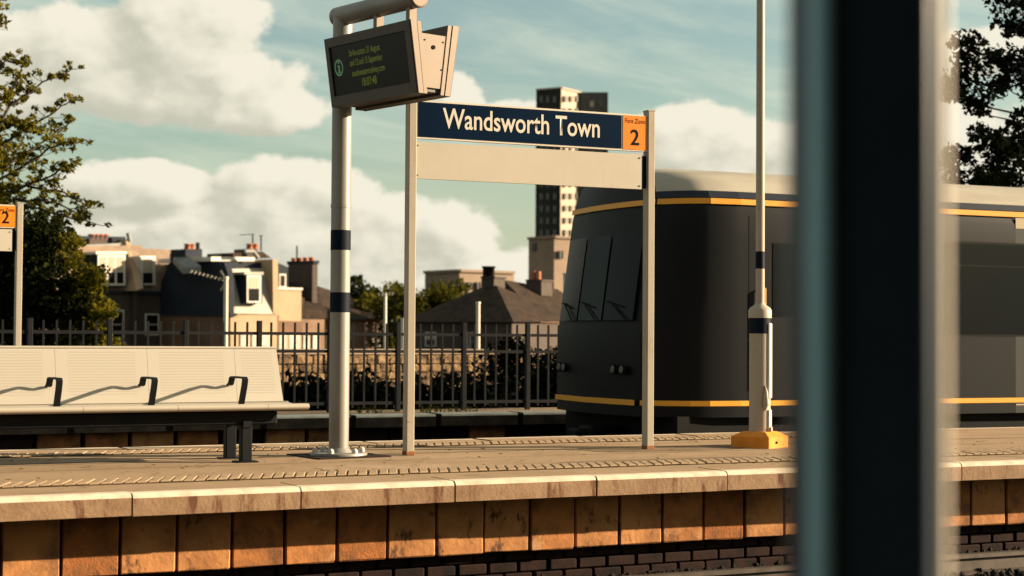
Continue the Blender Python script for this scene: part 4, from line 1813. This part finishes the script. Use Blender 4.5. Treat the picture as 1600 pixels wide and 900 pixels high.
    c = chimney(end, 290, 316, 389, 410, 1.4, B, 'slate_dark', -3.2, False)
    pots(end, (293, 299), 390, 381, c, .2, -3.6)
    q = MB()
    q.tube([end(309, 391, -3.6), end(309, 379, -3.6)], .12, 6)
    q.build('vent_pipe', 'slate_dark', c)
    c = chimney(end, 386, 402, 389, 402, 1.2, B, 'brick_brown', -2.4, False)
    pots(end, (390, 398), 390, 381, c, .2, -2.8)
    poly(end, [(364, 395), (410, 393), (424, 403), (364, 403)], 2.4, 'rear_roof', 'slate_brown', B, -2.6)
    q = MB()
    q.tube([end(403, 403, -.4), end(396, 393, -.4), end(382, 393, -.4)], .13, 6)
    q.build('roof_rail', 'lead_grey', B)
    for (x, y0, y1, w) in ((395, 366, 392, 20), (408, 368, 392, 4)):
        q = MB()
        q.tube([end(x, y1, -3), end(x, y0, -3)], .045, 5)
        q.bar(end(x - w, y0 + 1, -3), end(x + 2, y0, -3), .05, .05)
        q.build('aerial', 'bench_dark', B)
    # doors / pale panels at ground floor level
    for (x0, x1) in ((376, 390), (394, 404), (409, 424)):
        poly(end, [(x0, 519), (x1, 519), (x1, low), (x0, low)], .06, 'door', 'door_white', B, .15)
    # ---- house C: cream gable box, big chimney, slate roof
    Cn = end(470, 500)
    C = thing('terraced_house', 'cream rendered house with a broad dark chimney stack and sloping slate roof', 'house', Vector((Cn.x, Cn.y, GZ)))
    b2 = end.moved(-1.5)
    poly(b2, [(432, 451), (471, 452), (471, low), (432, low)], 6, 'wall', 'render_cream', C)
    poly(b2, [(432, 449), (473, 450), (473, 453), (432, 452)], 6.2, 'coping', 'white_paint', C, .1)
    q = MB()
    q.prism([b2(470, 455, -.3), b2(470, 484, -.1), b2(511, 485, -.1), b2(486, 448, -5), b2(440, 430, -6)], Vector((0, 0, -.5)))
    q.build('roof', 'slate_brown', C)
    b3 = b2.moved(-5)
    poly(b3, [(432, 410), (452, 418), (505, 462), (520, 478), (520, low), (432, low)], 3, 'gable', 'slate_dark', C)
    poly(b2, [(470, 484), (507, 485), (507, low), (470, low)], 5, 'rear_wall', 'brick_pink', C, -.2)
    sc = Plane(b2(488, 440, -1.6), DRK)
    cp = b2(488, 440, -1.6)
    q = MB()
    w_ = side.n
    pA, pB = sc(488, 452), sc(450, 452)
    pC = Plane(pA, LIT)(496, 452)
    pD = pB + (pC - pA)
    zt, zb = sc(488, 412).z, sc(488, 475).z
    q.hexa([Vector((p.x, p.y, zb)) for p in (pA, pC, pD, pB)] + [Vector((p.x, p.y, zt)) for p in (pA, pC, pD, pB)])
    c = q.build('chimney', 'brick_brown', C)
    q = MB()
    q.hexa([Vector((p.x, p.y, zt + .002)) + (p - (pA + pD) / 2).normalized() * .12 for p in (pA, pC, pD, pB)] + [Vector((p.x, p.y, zt + .2)) + (p - (pA + pD) / 2).normalized() * .12 for p in (pA, pC, pD, pB)])
    q.build('chimney_cap', 'slate_dark', c)
    for k in range(4):
        p = pA.lerp(pB, .15 + .24 * k) + (pC - pA) * .5
        q = MB()
        q.lathe(Vector((p.x, p.y, 0)), [(.17, zt + .2), (.15, zt + .3), (.19, zt + .32), (.18, zt + .4)], 8)
        q.build('chimney_pot', 'terracotta', c)
    q = MB()
    q.tube([sc(464, 412), sc(464, 384)], .05, 5)
    q.build('aerial', 'bench_dark', c)
    d = poly(b2, [(434, 425), (450, 426), (450, 450), (434, 450)], 2.5, 'dormer', 'slate_dark', C, -.8)
    win(b2, 437, 428, 447, 449, d, blind=0, bars=0, fw=1.6, out=-.78)
    poly(b2, [(432, 501), (472, 502), (472, 520), (432, 520)], 2.0, 'lean_to', 'brick_orange', C, 1.4)
    for (x0, x1) in ((436, 448), (452, 469), (474, 484), (489, 499)):
        poly(b2, [(x0, 521), (x1, 521), (x1, low), (x0, low)], .06, 'door', 'door_white', C, 1.6 if x1 < 471 else -.1)
    # ---- house D: lower house with hipped brown roof behind the display post
    Dn = end.moved(-4)
    Dp = Dn(545, 520)
    Dh = thing('hipped_house', 'low pink brick house with hipped brown roof beside the display post', 'house', Vector((Dp.x, Dp.y, GZ)))
    poly(Dn, [(508, 497), (606, 498), (606, low), (508, low)], 8, 'wall', 'brick_pink', Dh)
    q = MB()
    e1, e2 = Dn(500, 499, .5), Dn(608, 499, .5)
    r1, r2 = Dn(497, 447, -3.5), Dn(548, 464, -3.5)
    e3, e4 = e2 - Dn.n * 8.5, e1 - Dn.n * 8.5
    q.add([e1, e2, e3, e4, r1, r2], [(0, 1, 5, 4), (1, 2, 5), (2, 3, 4, 5), (3, 0, 4), (3, 2, 1, 0)])
    q.build('roof', 'slate_brown', Dh)
    win(Dn, 530, 506, 548, 531, Dh, fw=1.8)
    win(Dn, 581, 524, 595, 542, Dh, blind=.6, fw=1.6)
    for x0, x1 in ((509, 522),):
        poly(Dn, [(x0, 515), (x1, 515), (x1, low), (x0, low)], .06, 'door', 'door_white', Dh, .1)
terrace()


def bungalow():
    """dark hipped roof seen between the sign posts"""
    D = 62
    c = at(800, 520, D)
    fr = Plane(c, -118)
    rt = Plane(c, -28)
    H = thing('hipped_house', 'dark hipped slate roof with paired chimney pots seen through the sign frame', 'house', Vector((c.x, c.y, GZ)))
    zt = fr(800, 503).z
    pA, pB = fr(800, 503), fr(640, 503)
    pC = rt(905, 503)
    pD = pB + (pC - pA)
    q = MB()
    q.hexa([Vector((p.x, p.y, GZ)) for p in (pA, pC, pD, pB)] + [Vector((p.x, p.y, zt)) for p in (pA, pC, pD, pB)])
    q.build('wall', 'brick_brown', H)
    ctr = (pA + pB + pC + pD) / 4
    def out(p, k=.35):
        v = p - ctr
        v.z = 0
        return p + v.normalized() * k
    pA2, pB2, pC2, pD2 = (out(p) for p in (pA, pB, pC, pD))
    ridge_z = fr(770, 440).z
    mid = (pA + pC) / 2
    mid2 = (pB + pD) / 2
    r1 = mid.lerp(mid2, .22)
    r2 = mid.lerp(mid2, .42)
    r1.z = r2.z = 0
    def at_px(px, depth_pt, py):
        d = ray(px, py)
        return CAM + d * (depth_pt.y / d.y)
    R1 = at_px(776, r1, 446)
    R2 = at_px(757, r2, 447)
    q = MB()
    q.add([pA2, pC2, pD2, pB2, R1, R2], [(0, 1, 4), (1, 2, 5, 4), (2, 3, 5), (3, 0, 4, 5), (3, 2, 1, 0)])
    rf = q.build('roof', 'slate_brown', H)
    chp = Plane(R2, -118)
    ch = chimney(chp, 752, 772, 433, 456, .9, H, 'brick_brown', .2)
    for x in (759, 768):
        a, b = chp(x, 433), chp(x, 416)
        m_ = MB()
        m_.lathe(Vector((a.x, a.y, 0)), [(.12, a.z - .05), (.12, b.z - .08), (.16, b.z - .06), (.16, b.z)], 8)
        m_.build('chimney_pot', 'dark_brick', ch)
    win(fr, 664, 519, 681, 541, H, blind=.5, fw=1.6)
    win(fr, 722, 519, 731, 548, H, bars=1, fw=1.2)
    win(fr, 734, 519, 744, 548, H, bars=1, fw=1.2)
    # neighbour behind with its own ridge
    D2 = 78
    c2 = at(845, 500, D2)
    f2 = Plane(c2, -118)
    g2 = Plane(c2, -28)
    N = thing('hipped_house', 'brown roofed house rising just behind the dark hipped roof', 'house', Vector((c2.x, c2.y, GZ)))
    a, b = f2(845, 497), f2(770, 497)
    cc = g2(930, 497)
    dd = b + (cc - a)
    q = MB()
    q.hexa([Vector((p.x, p.y, GZ)) for p in (a, cc, dd, b)] + [p for p in (a, cc, dd, b)])
    q.build('wall', 'brick_orange', N)
    rr1, rr2 = at(787, 437, D2 + 3), at(872, 452, D2 + 7)
    q = MB()
    q.add([a, cc, dd, b, rr1, rr2], [(0, 1, 5, 4), (1, 2, 5), (2, 3, 4, 5), (3, 0, 4), (3, 2, 1, 0)])
    q.build('roof', 'slate_brown', N)
    fp = Plane(at(833, 440, D2 + 4), -118)
    ch = chimney(fp, 822, 846, 438, 462, 1.2, N, 'brick_brown', 0)
    for x in (833, 841):
        p, t = fp(x, 438, -.5), fp(x, 424, -.5)
        m_ = MB()
        m_.lathe(Vector((p.x, p.y, 0)), [(.14, p.z), (.13, t.z)], 8)
        m_.build('chimney_pot', 'terracotta', ch)
bungalow()


def block(name, label, D, cpx, lx, rx, ty, lit_m, dark_m, wins_lit, wins_dark, litaz=-52, drkaz=-142, extra=None):
    c = at(cpx, 500, D)
    L, R = Plane(c, drkaz), Plane(c, litaz)
    root = thing(name, label, 'building', Vector((c.x, c.y, GZ)))
    tl, tc, tr = L(lx, ty), L(cpx, ty), R(rx, ty)
    zt = at(cpx, ty, D).z
    bk = tl + (tr - tc)
    q = MB()
    q.hexa([Vector((p.x, p.y, GZ)) for p in (tc, tr, bk, tl)] + [Vector((p.x, p.y, zt)) for p in (tc, tr, bk, tl)])
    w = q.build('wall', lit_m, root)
    if dark_m != lit_m:  # darker sheet puts the shade of this side into its colour
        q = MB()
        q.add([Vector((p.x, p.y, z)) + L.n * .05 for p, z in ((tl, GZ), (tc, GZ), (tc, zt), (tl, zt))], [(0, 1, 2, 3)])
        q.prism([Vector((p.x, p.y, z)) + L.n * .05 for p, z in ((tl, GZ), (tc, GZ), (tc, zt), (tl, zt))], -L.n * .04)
        q.build('shaded_side', dark_m, root)
    # parapet rim
    q = MB()
    for a, b in ((tl, tc), (tc, tr)):
        q.bar(Vector((a.x, a.y, zt + .15)), Vector((b.x, b.y, zt + .15)), .5, .3)
    q.build('parapet', lit_m, root)
    for (x0, y0, x1, y1) in wins_lit:
        f = poly(R, [(x0, y0), (x1, y0), (x1, y1), (x0, y1)], .3, 'window', 'tower_glass' if D > 300 else 'window_glass', root, .15)
        poly(R, [((x0 + x1) / 2 - .5, y0), ((x0 + x1) / 2 + .5, y0), ((x0 + x1) / 2 + .5, y1), ((x0 + x1) / 2 - .5, y1)], .1, 'mullion', 'lead_grey', f, .22)
    for (x0, y0, x1, y1) in wins_dark:
        poly(L, [(x0, y0), (x1, y0), (x1, y1), (x0, y1)], .3, 'window', 'tower_glass' if D > 300 else 'window_glass', root, .16)
    return root, L, R, c


# office block
block('office_block', 'squat tan office block with a flat roof behind the hipped roof', 180, 718, 664, 803, 425, 'concrete_tan', 'concrete_tan',
      [(729, 441, 737, 453), (743, 441, 751, 453), (757, 441, 765, 453), (729, 459, 737, 470), (743, 459, 751, 470), (772, 441, 780, 453), (786, 441, 794, 453)],
      [(x, 442, x + 7, 454) for x in (668, 679, 692, 704)] + [(x, 462, x + 7, 474) for x in (668, 679, 692, 704)])
# tower: pale shaft corner and a dark wing
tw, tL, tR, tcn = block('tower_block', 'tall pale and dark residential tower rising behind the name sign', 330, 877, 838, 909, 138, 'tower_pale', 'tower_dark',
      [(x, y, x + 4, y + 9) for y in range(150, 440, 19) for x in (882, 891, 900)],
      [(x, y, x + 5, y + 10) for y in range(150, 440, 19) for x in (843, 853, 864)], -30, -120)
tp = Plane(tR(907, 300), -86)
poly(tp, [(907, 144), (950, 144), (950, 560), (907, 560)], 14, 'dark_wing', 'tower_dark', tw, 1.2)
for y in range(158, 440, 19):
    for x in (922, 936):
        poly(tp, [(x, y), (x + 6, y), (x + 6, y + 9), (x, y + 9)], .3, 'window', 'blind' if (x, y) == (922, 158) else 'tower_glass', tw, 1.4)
# podium of the tower, seen under the sign
block('tower_podium', 'plain tan lower block at the foot of the tower above the brown roof', 200, 866, 826, 906, 372, 'concrete_tan', 'concrete_tan',
      [(872, 392, 880, 404)], [(831, 380, 837, 392)])

# rubble wall behind the fence
def rubble():
    D = 36
    a, b = at(380, 549, D - 4), at(905, 550, D + 1)
    root = thing('stone_wall', 'rough rubble stone wall with a pale coping behind the railing', 'wall', Vector((a.x, a.y, GZ)))
    d = (b - a)
    d.z = 0
    n_ = Vector((d.y, -d.x, 0)).normalized()
    z = (a.z + b.z) / 2
    q = MB()
    q.prism([Vector((a.x, a.y, GZ)), Vector((b.x, b.y, GZ)), Vector((b.x, b.y, z - .05)), Vector((a.x, a.y, z - .05))], -n_ * .5)
    q.build('masonry', 'rubble', root)
    # squared rubble face stones
    L = d.length
    u = d.normalized()
    meshes = []
    for k in range(5):
        m_ = MB()
        m_.box((0, 0, 0), 1, 1, 1, 0, .12)
        for v in m_.v:
            v += Vector((random.uniform(-.08, .08), random.uniform(-.1, .1), random.uniform(-.08, .08)))
        me = bpy.data.meshes.new('stone')
        me.from_pydata([tuple(v) for v in m_.v], [], m_.f)
        me.materials.append(MATS['rubble'])
        meshes.append(me)
    rz = math.atan2(u.y, u.x)
    base = wloc(root)
    cnt = 0
    zz = z - .06
    while zz > z - 1.0:
        h = random.uniform(.13, .2)
        x = random.uniform(-.2, 0)
        while x < L:
            w = random.uniform(.22, .42)
            if cnt < 290 and x + w > L * .08:
                o = link('stone', random.choice(meshes), root, a + u * (x + w / 2) - Vector((0, 0, a.z)) + Vector((0, 0, zz - h / 2)) + n_ * random.uniform(.0, .05) - base, rz)
                o.scale = (w * .95, .16, h * .92)
                cnt += 1
            x += w
        zz -= h
    q = MB()
    q.prism([Vector((p.x, p.y, z + zz_)) + n_ * .1 for p, zz_ in ((a, -.05), (b, -.05), (b, .05), (a, .05))], -n_ * .7)
    q.build('coping', 'concrete_tan', root)
rubble()

# slim poles
def pole(px, y0, y1, D, r, label, m_='sign_white', name='pole'):
    b, t = at(px, y1, D), at(px, y0, D)
    root = thing(name, label, 'pole', Vector((b.x, b.y, GZ)))
    q = MB()
    q.tube([Vector((b.x, b.y, GZ)), t], r, 10)
    q.build('shaft', m_, root)
    q = MB()
    q.tube([t, t + Vector((0, 0, .06))], [r * 1.25, r * 1.1], 10)
    q.build('cap', m_, root)
    return root, t
sp_, st_ = pole(602, 462, 560, 46, .045, 'slim pale pole with a small aerial beside the yellow green trees')
q = MB()
q.bar(at(590, 461, 46), at(616, 458, 46), .02, .02)
for k in range(5):
    p_ = at(592 + 5.5 * k, 460.6 - .55 * k, 46)
    q.bar(p_ + Vector((0, -.12, -.05)), p_ + Vector((0, .12, .05)), .012, .012)
q.build('aerial', 'post_paint', sp_)
pole(747, 475, 548, 44, .055, 'short white pole in front of the dark hipped roof')
pole(884, 430, 520, 44, .07, 'white pole nearest the front of the train')
pole(630, 500, 548, 50, .07, 'stubby pale post close to the left leg of the name sign')
mr, mt = pole(353, 436, 545, 40, .055, 'pale mast carrying a long spiky aerial in front of the dark slate wall', name='aerial_mast')
q = MB()
q.tube([mt + Vector((.05, 0, -.05)), at(297, 424, 40)], .010, 6)
boom_a, boom_b = mt + Vector((.05, 0, -.05)), at(297, 424, 40)
q.build('aerial_boom', 'post_paint', mr)
for k in range(9):
    p = boom_a.lerp(boom_b, .12 + .105 * k)
    e = MB()
    e.tube([p + Vector((0, -.16, -.03)), p + Vector((0, .16, .03))], .006, 5)
    e.tube([p + Vector((0, 0, -.045)), p + Vector((0, 0, .05))], .007, 5)
    e.build('aerial_element', 'post_paint', mr)
e = MB()
e.bar(mt + Vector((0, 0, -.02)), mt + Vector((-.14, 0, .2)), .03, .05)
e.bar(mt + Vector((0, 0, -.06)), mt + Vector((-.12, 0, -.28)), .03, .05)
e.build('aerial_reflector', 'post_paint', mr)

# ================================================================== TREES AND PLANTS
def leaf_cloud(mb, c, r, n, size, squash=.8):
    for _ in range(n):
        while True:
            v = Vector((random.uniform(-1, 1), random.uniform(-1, 1), random.uniform(-1, 1)))
            if v.length < 1:
                break
        p = c + Vector((v.x * r, v.y * r, v.z * r * squash))
        a = Vector((random.gauss(0, 1), random.gauss(0, 1), random.gauss(0, 1))).normalized()
        b = a.orthogonal().normalized()
        b.rotate(Matrix.Rotation(random.uniform(0, 2 * PI), 3, a))
        w = a.cross(b)
        L = size * random.choice((.5, .7, .9, 1.1, 1.5)) * random.uniform(.85, 1.15)
        mb.add([p - b * L * .55, p + w * L * .30 - b * L * .05 + a * L * .12, p + b * L * .55, p - w * L * .30 - b * L * .05 + a * L * .12], [(0, 1, 2), (0, 2, 3)])


def branch(mb, pts, r0, r1, n=7):
    k = len(pts)
    mb.tube(pts, [r0 + (r1 - r0) * i / (k - 1) for i in range(k)], n)


def wig(a, b, n=5, j=.05):
    L = (b - a).length
    out = [a]
    for i in range(1, n):
        out.append(a.lerp(b, i / n) + Vector((random.uniform(-1, 1), random.uniform(-1, 1), random.uniform(-1, 1))) * L * j)
    out.append(b)
    return out


def left_tree():
    D = 29.5
    b = at(-40, 600, D)
    base = Vector((b.x, b.y, GZ))
    root = thing('leafy_tree', 'tree at the left edge with golden lit boughs reaching over the houses', 'tree', base)
    tr, cr, dk = MB(), MB(), MB()
    fork = at(-45, 330, D)
    branch(tr, wig(base, fork, 6, .02), .16, .10, 10)
    branch(tr, wig(fork, at(-60, 60, D), 6, .04), .09, .03, 8)
    # boughs that reach to the right: pixel polylines turned into limbs at the tree's distance
    boughs = [([(-40, 260), (15, 165), (55, 138), (112, 108)], .8), ([(-40, 280), (20, 215), (60, 190), (108, 160)], .7), ([(-40, 300), (30, 245), (70, 220), (112, 190)], .7),
              ([(-40, 300), (20, 270), (75, 232), (120, 222)], .7), ([(-45, 330), (30, 295), (80, 275), (105, 258)], .8), ([(-45, 340), (25, 310), (90, 318), (150, 350)], .5),
              ([(-45, 320), (40, 290), (100, 300), (140, 325)], .45), ([(-45, 350), (30, 318), (95, 335), (122, 345)], .5),
              ([(-50, 200), (-10, 120), (8, 95), (35, 100)], .7), ([(-50, 240), (0, 205), (20, 195), (45, 205)], .8), ([(-40, 230), (-5, 160), (10, 150), (30, 120)], .7)]
    for pts, dens in boughs:
        dj = random.uniform(-.8, .8)
        P3 = [at(x, y, D + dj * (i + 1) / 3) for i, (x, y) in enumerate(pts)]
        fine = []
        for a_, b_ in zip(P3[:-1], P3[1:]):
            fine += wig(a_, b_, 4, .04)[:-1]
        fine.append(P3[-1])
        branch(tr, fine, .035, .008, 6)
        n = len(fine)
        for i, p in enumerate(fine):
            t = i / (n - 1)
            for _ in range(3):
                tw = p + Vector((random.uniform(-.25, .35), random.uniform(-.35, .35), random.uniform(-.06, .20))) * (1 if t < .8 else .55)
                branch(tr, [p, p.lerp(tw, .5) + Vector((0, 0, -.02)), tw], .008, .004, 4)
                leaf_cloud(cr, tw, random.uniform(.05, .11), int(26 * dens), .075, .6)
    # upper left clump in the corner of the picture
    for _ in range(16):
        p = at(random.uniform(-50, 6), random.uniform(-10, 45), D + random.uniform(-.5, .5))
        leaf_cloud(cr, p, .16, 60, .08)
    branch(tr, wig(at(-60, 60, D), at(0, 20, D), 4, .05), .03, .01, 6)
    # mid crown
    for _ in range(34):
        x = random.uniform(-110, 25)
        y = random.uniform(150, 340)
        if x > 30 - (y - 240) * .05 + random.uniform(-30, 12):
            continue
        leaf_cloud(cr, at(x, y, D + random.uniform(-1., 1.2)), random.uniform(.18, .34), 75, .085)
    tr.build('trunk', 'bark', root)
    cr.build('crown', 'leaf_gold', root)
    # dense dark lower growth: its own bush behind the railing
    b2 = at(70, 600, D + 1.2)
    bush = thing('large_shrub', 'dense dark green shrub behind the left end of the railing', 'shrub', Vector((b2.x, b2.y, GZ)))
    def edge(y):
        return {0: 95, 1: 118, 2: 150, 3: 172, 4: 182}[min(4, max(0, int((y - 320) / 50)))]
    stem = MB()
    gold = MB()
    for k in range(290):
        y = random.uniform(335, 600)
        x = random.uniform(-90, edge(y) - 6)
        p = at(x, y, D + 1.2 + random.uniform(-1.2, 1.0))
        leaf_cloud(dk, p, random.uniform(.22, .40), 95, .10)
        if k % 8 == 0:
            branch(stem, wig(Vector((b2.x + random.uniform(-1, 1), b2.y, GZ)), p, 4, .06), .035, .008, 5)
    for _ in range(60):
        y = random.uniform(370, 545)
        x = edge(y) + random.uniform(-38, 4)
        leaf_cloud(gold, at(x, y, D + .6 + random.uniform(-.8, .5)), random.uniform(.10, .22), 50, .09)
    stem.build('stems', 'bark', bush)
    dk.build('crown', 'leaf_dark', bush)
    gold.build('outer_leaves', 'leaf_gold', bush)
left_tree()


def right_tree():
    D = 30
    b = at(1640, 560, D)
    base = Vector((b.x, b.y, GZ))
    root = thing('leafy_tree', 'dark leafy tree hanging over the train roof at the right edge', 'tree', base)
    tr, cr = MB(), MB()
    top = at(1660, 60, D)
    branch(tr, wig(base, top, 7, .02), .2, .08, 10)
    def inside(x, y):
        # ragged left outline of the crown
        e = [(-40, 1515), (10, 1540), (40, 1545), (60, 1490), (100, 1462), (140, 1455), (165, 1500), (195, 1530), (215, 1495), (240, 1465), (275, 1458), (320, 1470)]
        for (y0, x0), (y1, x1) in zip(e[:-1], e[1:]):
            if y0 <= y <= y1:
                return x > x0 + (x1 - x0) * (y - y0) / (y1 - y0)
        return x > 1520
    n = 0
    while n < 330:
        x, y = random.uniform(1448, 1760), random.uniform(-120, 315)
        if not inside(x - 8, y):
            continue
        if (1568 < x < 1600 and 120 < y < 170 and random.random() < .8) or (1535 < x < 1575 and 40 < y < 75) or (1545 < x < 1580 and 175 < y < 215):
            continue
        p = at(x, y, D + random.uniform(-1.5, 1.5))
        leaf_cloud(cr, p, random.uniform(.14, .30), 62, .105)
        n += 1
        if n % 7 == 0:
            branch(tr, wig(at(1655, min(y + 60, 420), D), p, 5, .05), .03, .006, 5)
    tr.build('trunk', 'bark', root)
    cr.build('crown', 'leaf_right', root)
right_tree()


def far_tree(label, blobs, D, base_px, n=60, size=.30, m_='leaf_far', cat='tree'):
    b = at(base_px, 560, D)
    base = Vector((b.x, b.y, GZ))
    root = thing('far_tree', label, cat, base)
    tr, cr = MB(), MB()
    for (x, y, r) in blobs:
        p = at(x, y, D + random.uniform(-1, 1))
        branch(tr, wig(base, p, 4, .04), .14, .04, 6)
        for _ in range(7):
            q = p + Vector((random.uniform(-1, 1), random.uniform(-1, 1), random.uniform(-1, 1))) * r * .75
            leaf_cloud(cr, q, r * .5, n, size)
    tr.build('trunk', 'bark', root)
    cr.build('crown', m_, root)
far_tree('dark tree showing over the hipped roof right of the display post', [(552, 462, 1.2), (566, 462, 1.3), (580, 470, 1.3), (572, 478, 1.5)], 112, 565, 50, .32, 'leaf_dark')
far_tree('yellow green tree to the left of the slim pole', [(577, 488, 1.2), (590, 482, 1.2), (598, 492, 1.2)], 108, 588, 50, .32)
far_tree('tall yellow green tree between slim pole and name sign', [(612, 478, 1.2), (622, 474, 1.3), (628, 495, 1.4), (612, 505, 1.4), (640, 485, 1.3), (634, 515, 1.5), (616, 530, 1.5)], 104, 622, 55, .30)
far_tree('golden tree in front of the tan office block', [(660, 480, 1.2), (672, 470, 1.2), (686, 468, 1.3), (700, 464, 1.3), (712, 468, 1.0), (690, 482, 1.4), (670, 490, 1.4)], 104, 685, 55, .30)


def shrub(label, spots, D, m_='leaf_shade', n=70, size=.10, r=.3):
    b = at(spots[0][0], 640, D)
    base = Vector((b.x, b.y, GZ))
    root = thing('shrub', label, 'shrub', base, None)
    st, cr = MB(), MB()
    for (x, y) in spots:
        p = at(x, y, D + random.uniform(-.5, .5))
        branch(st, wig(Vector((p.x, p.y, GZ)), p, 4, .05), .02, .006, 5)
        for _ in range(3):
            q = p + Vector((random.uniform(-.3, .3), random.uniform(-.3, .3), random.uniform(-.35, .15)))
            leaf_cloud(cr, q, r * random.uniform(.7, 1.2), n, size)
            branch(st, wig(p, q + Vector((random.uniform(-.2, .2), 0, random.uniform(.1, .4))), 3, .05), .008, .003, 4)
    st.build('stems', 'bark', root)
    cr.build('foliage', m_, root)
D_ = 28
shrub('low dark shrub behind the railing next to the bench end', [(x, random.uniform(606, 640)) for x in range(380, 520, 10)] + [(x, 630) for x in range(380, 520, 14)], D_)
shrub('low dark shrub behind the railing between post and sign', [(x, random.uniform(602, 640)) for x in range(530, 645, 9)] + [(x, 630) for x in range(530, 640, 14)], D_ + .5)
shrub('low dark shrub behind the railing framed by the sign legs', [(x, random.uniform(596, 640)) for x in range(652, 775, 9)] + [(x, 630) for x in range(652, 770, 14)], D_ + 1)
shrub('taller twiggy dark shrub rising over the wall near the train front', [(x, random.uniform(545, 635)) for x in range(772, 885, 6)] + [(x, 625) for x in range(772, 890, 12)], D_ + 1.5)

# weeds on the far coping
wd = MB()
for _ in range(420):
    s = random.uniform(-3, 7)
    p = arc(s, FO + random.uniform(.40, .75), .004)
    if math.sin(s * 2.3) + math.sin(s * 5.1) < .3:
        continue
    for _ in range(3):
        h = random.uniform(.03, .11)
        dx, dy = random.uniform(-.05, .05), random.uniform(-.05, .05)
        wd.add([p + Vector((-.006, 0, 0)), p + Vector((.006, 0, 0)), p + Vector((dx, dy, h))], [(0, 1, 2)])
o = wd.build('weeds', 'grass_blade')
o['kind'] = 'stuff'
o['label'] = 'small weeds growing along the far platform edge'
o['category'] = 'weeds'
# fallen leaves and grit on the island platform
lv = MB()
for _ in range(140):
    p = arc(random.uniform(-3, 9), random.uniform(.5, PW - .5), .013)
    a = random.uniform(0, 2 * PI)
    L = random.uniform(.012, .03)
    v = Vector((math.cos(a), math.sin(a), 0)) * L
    w = Vector((-v.y, v.x, 0)) * .5
    lv.add([p - v, p - w + Vector((0, 0, .008)), p + v, p + w + Vector((0, 0, .006))], [(0, 1, 2, 3)])
o = lv.build('fallen_leaves', 'leaf_gold')
o['kind'] = 'stuff'
o['label'] = 'tiny dry leaves scattered on the platform'
o['category'] = 'leaves'
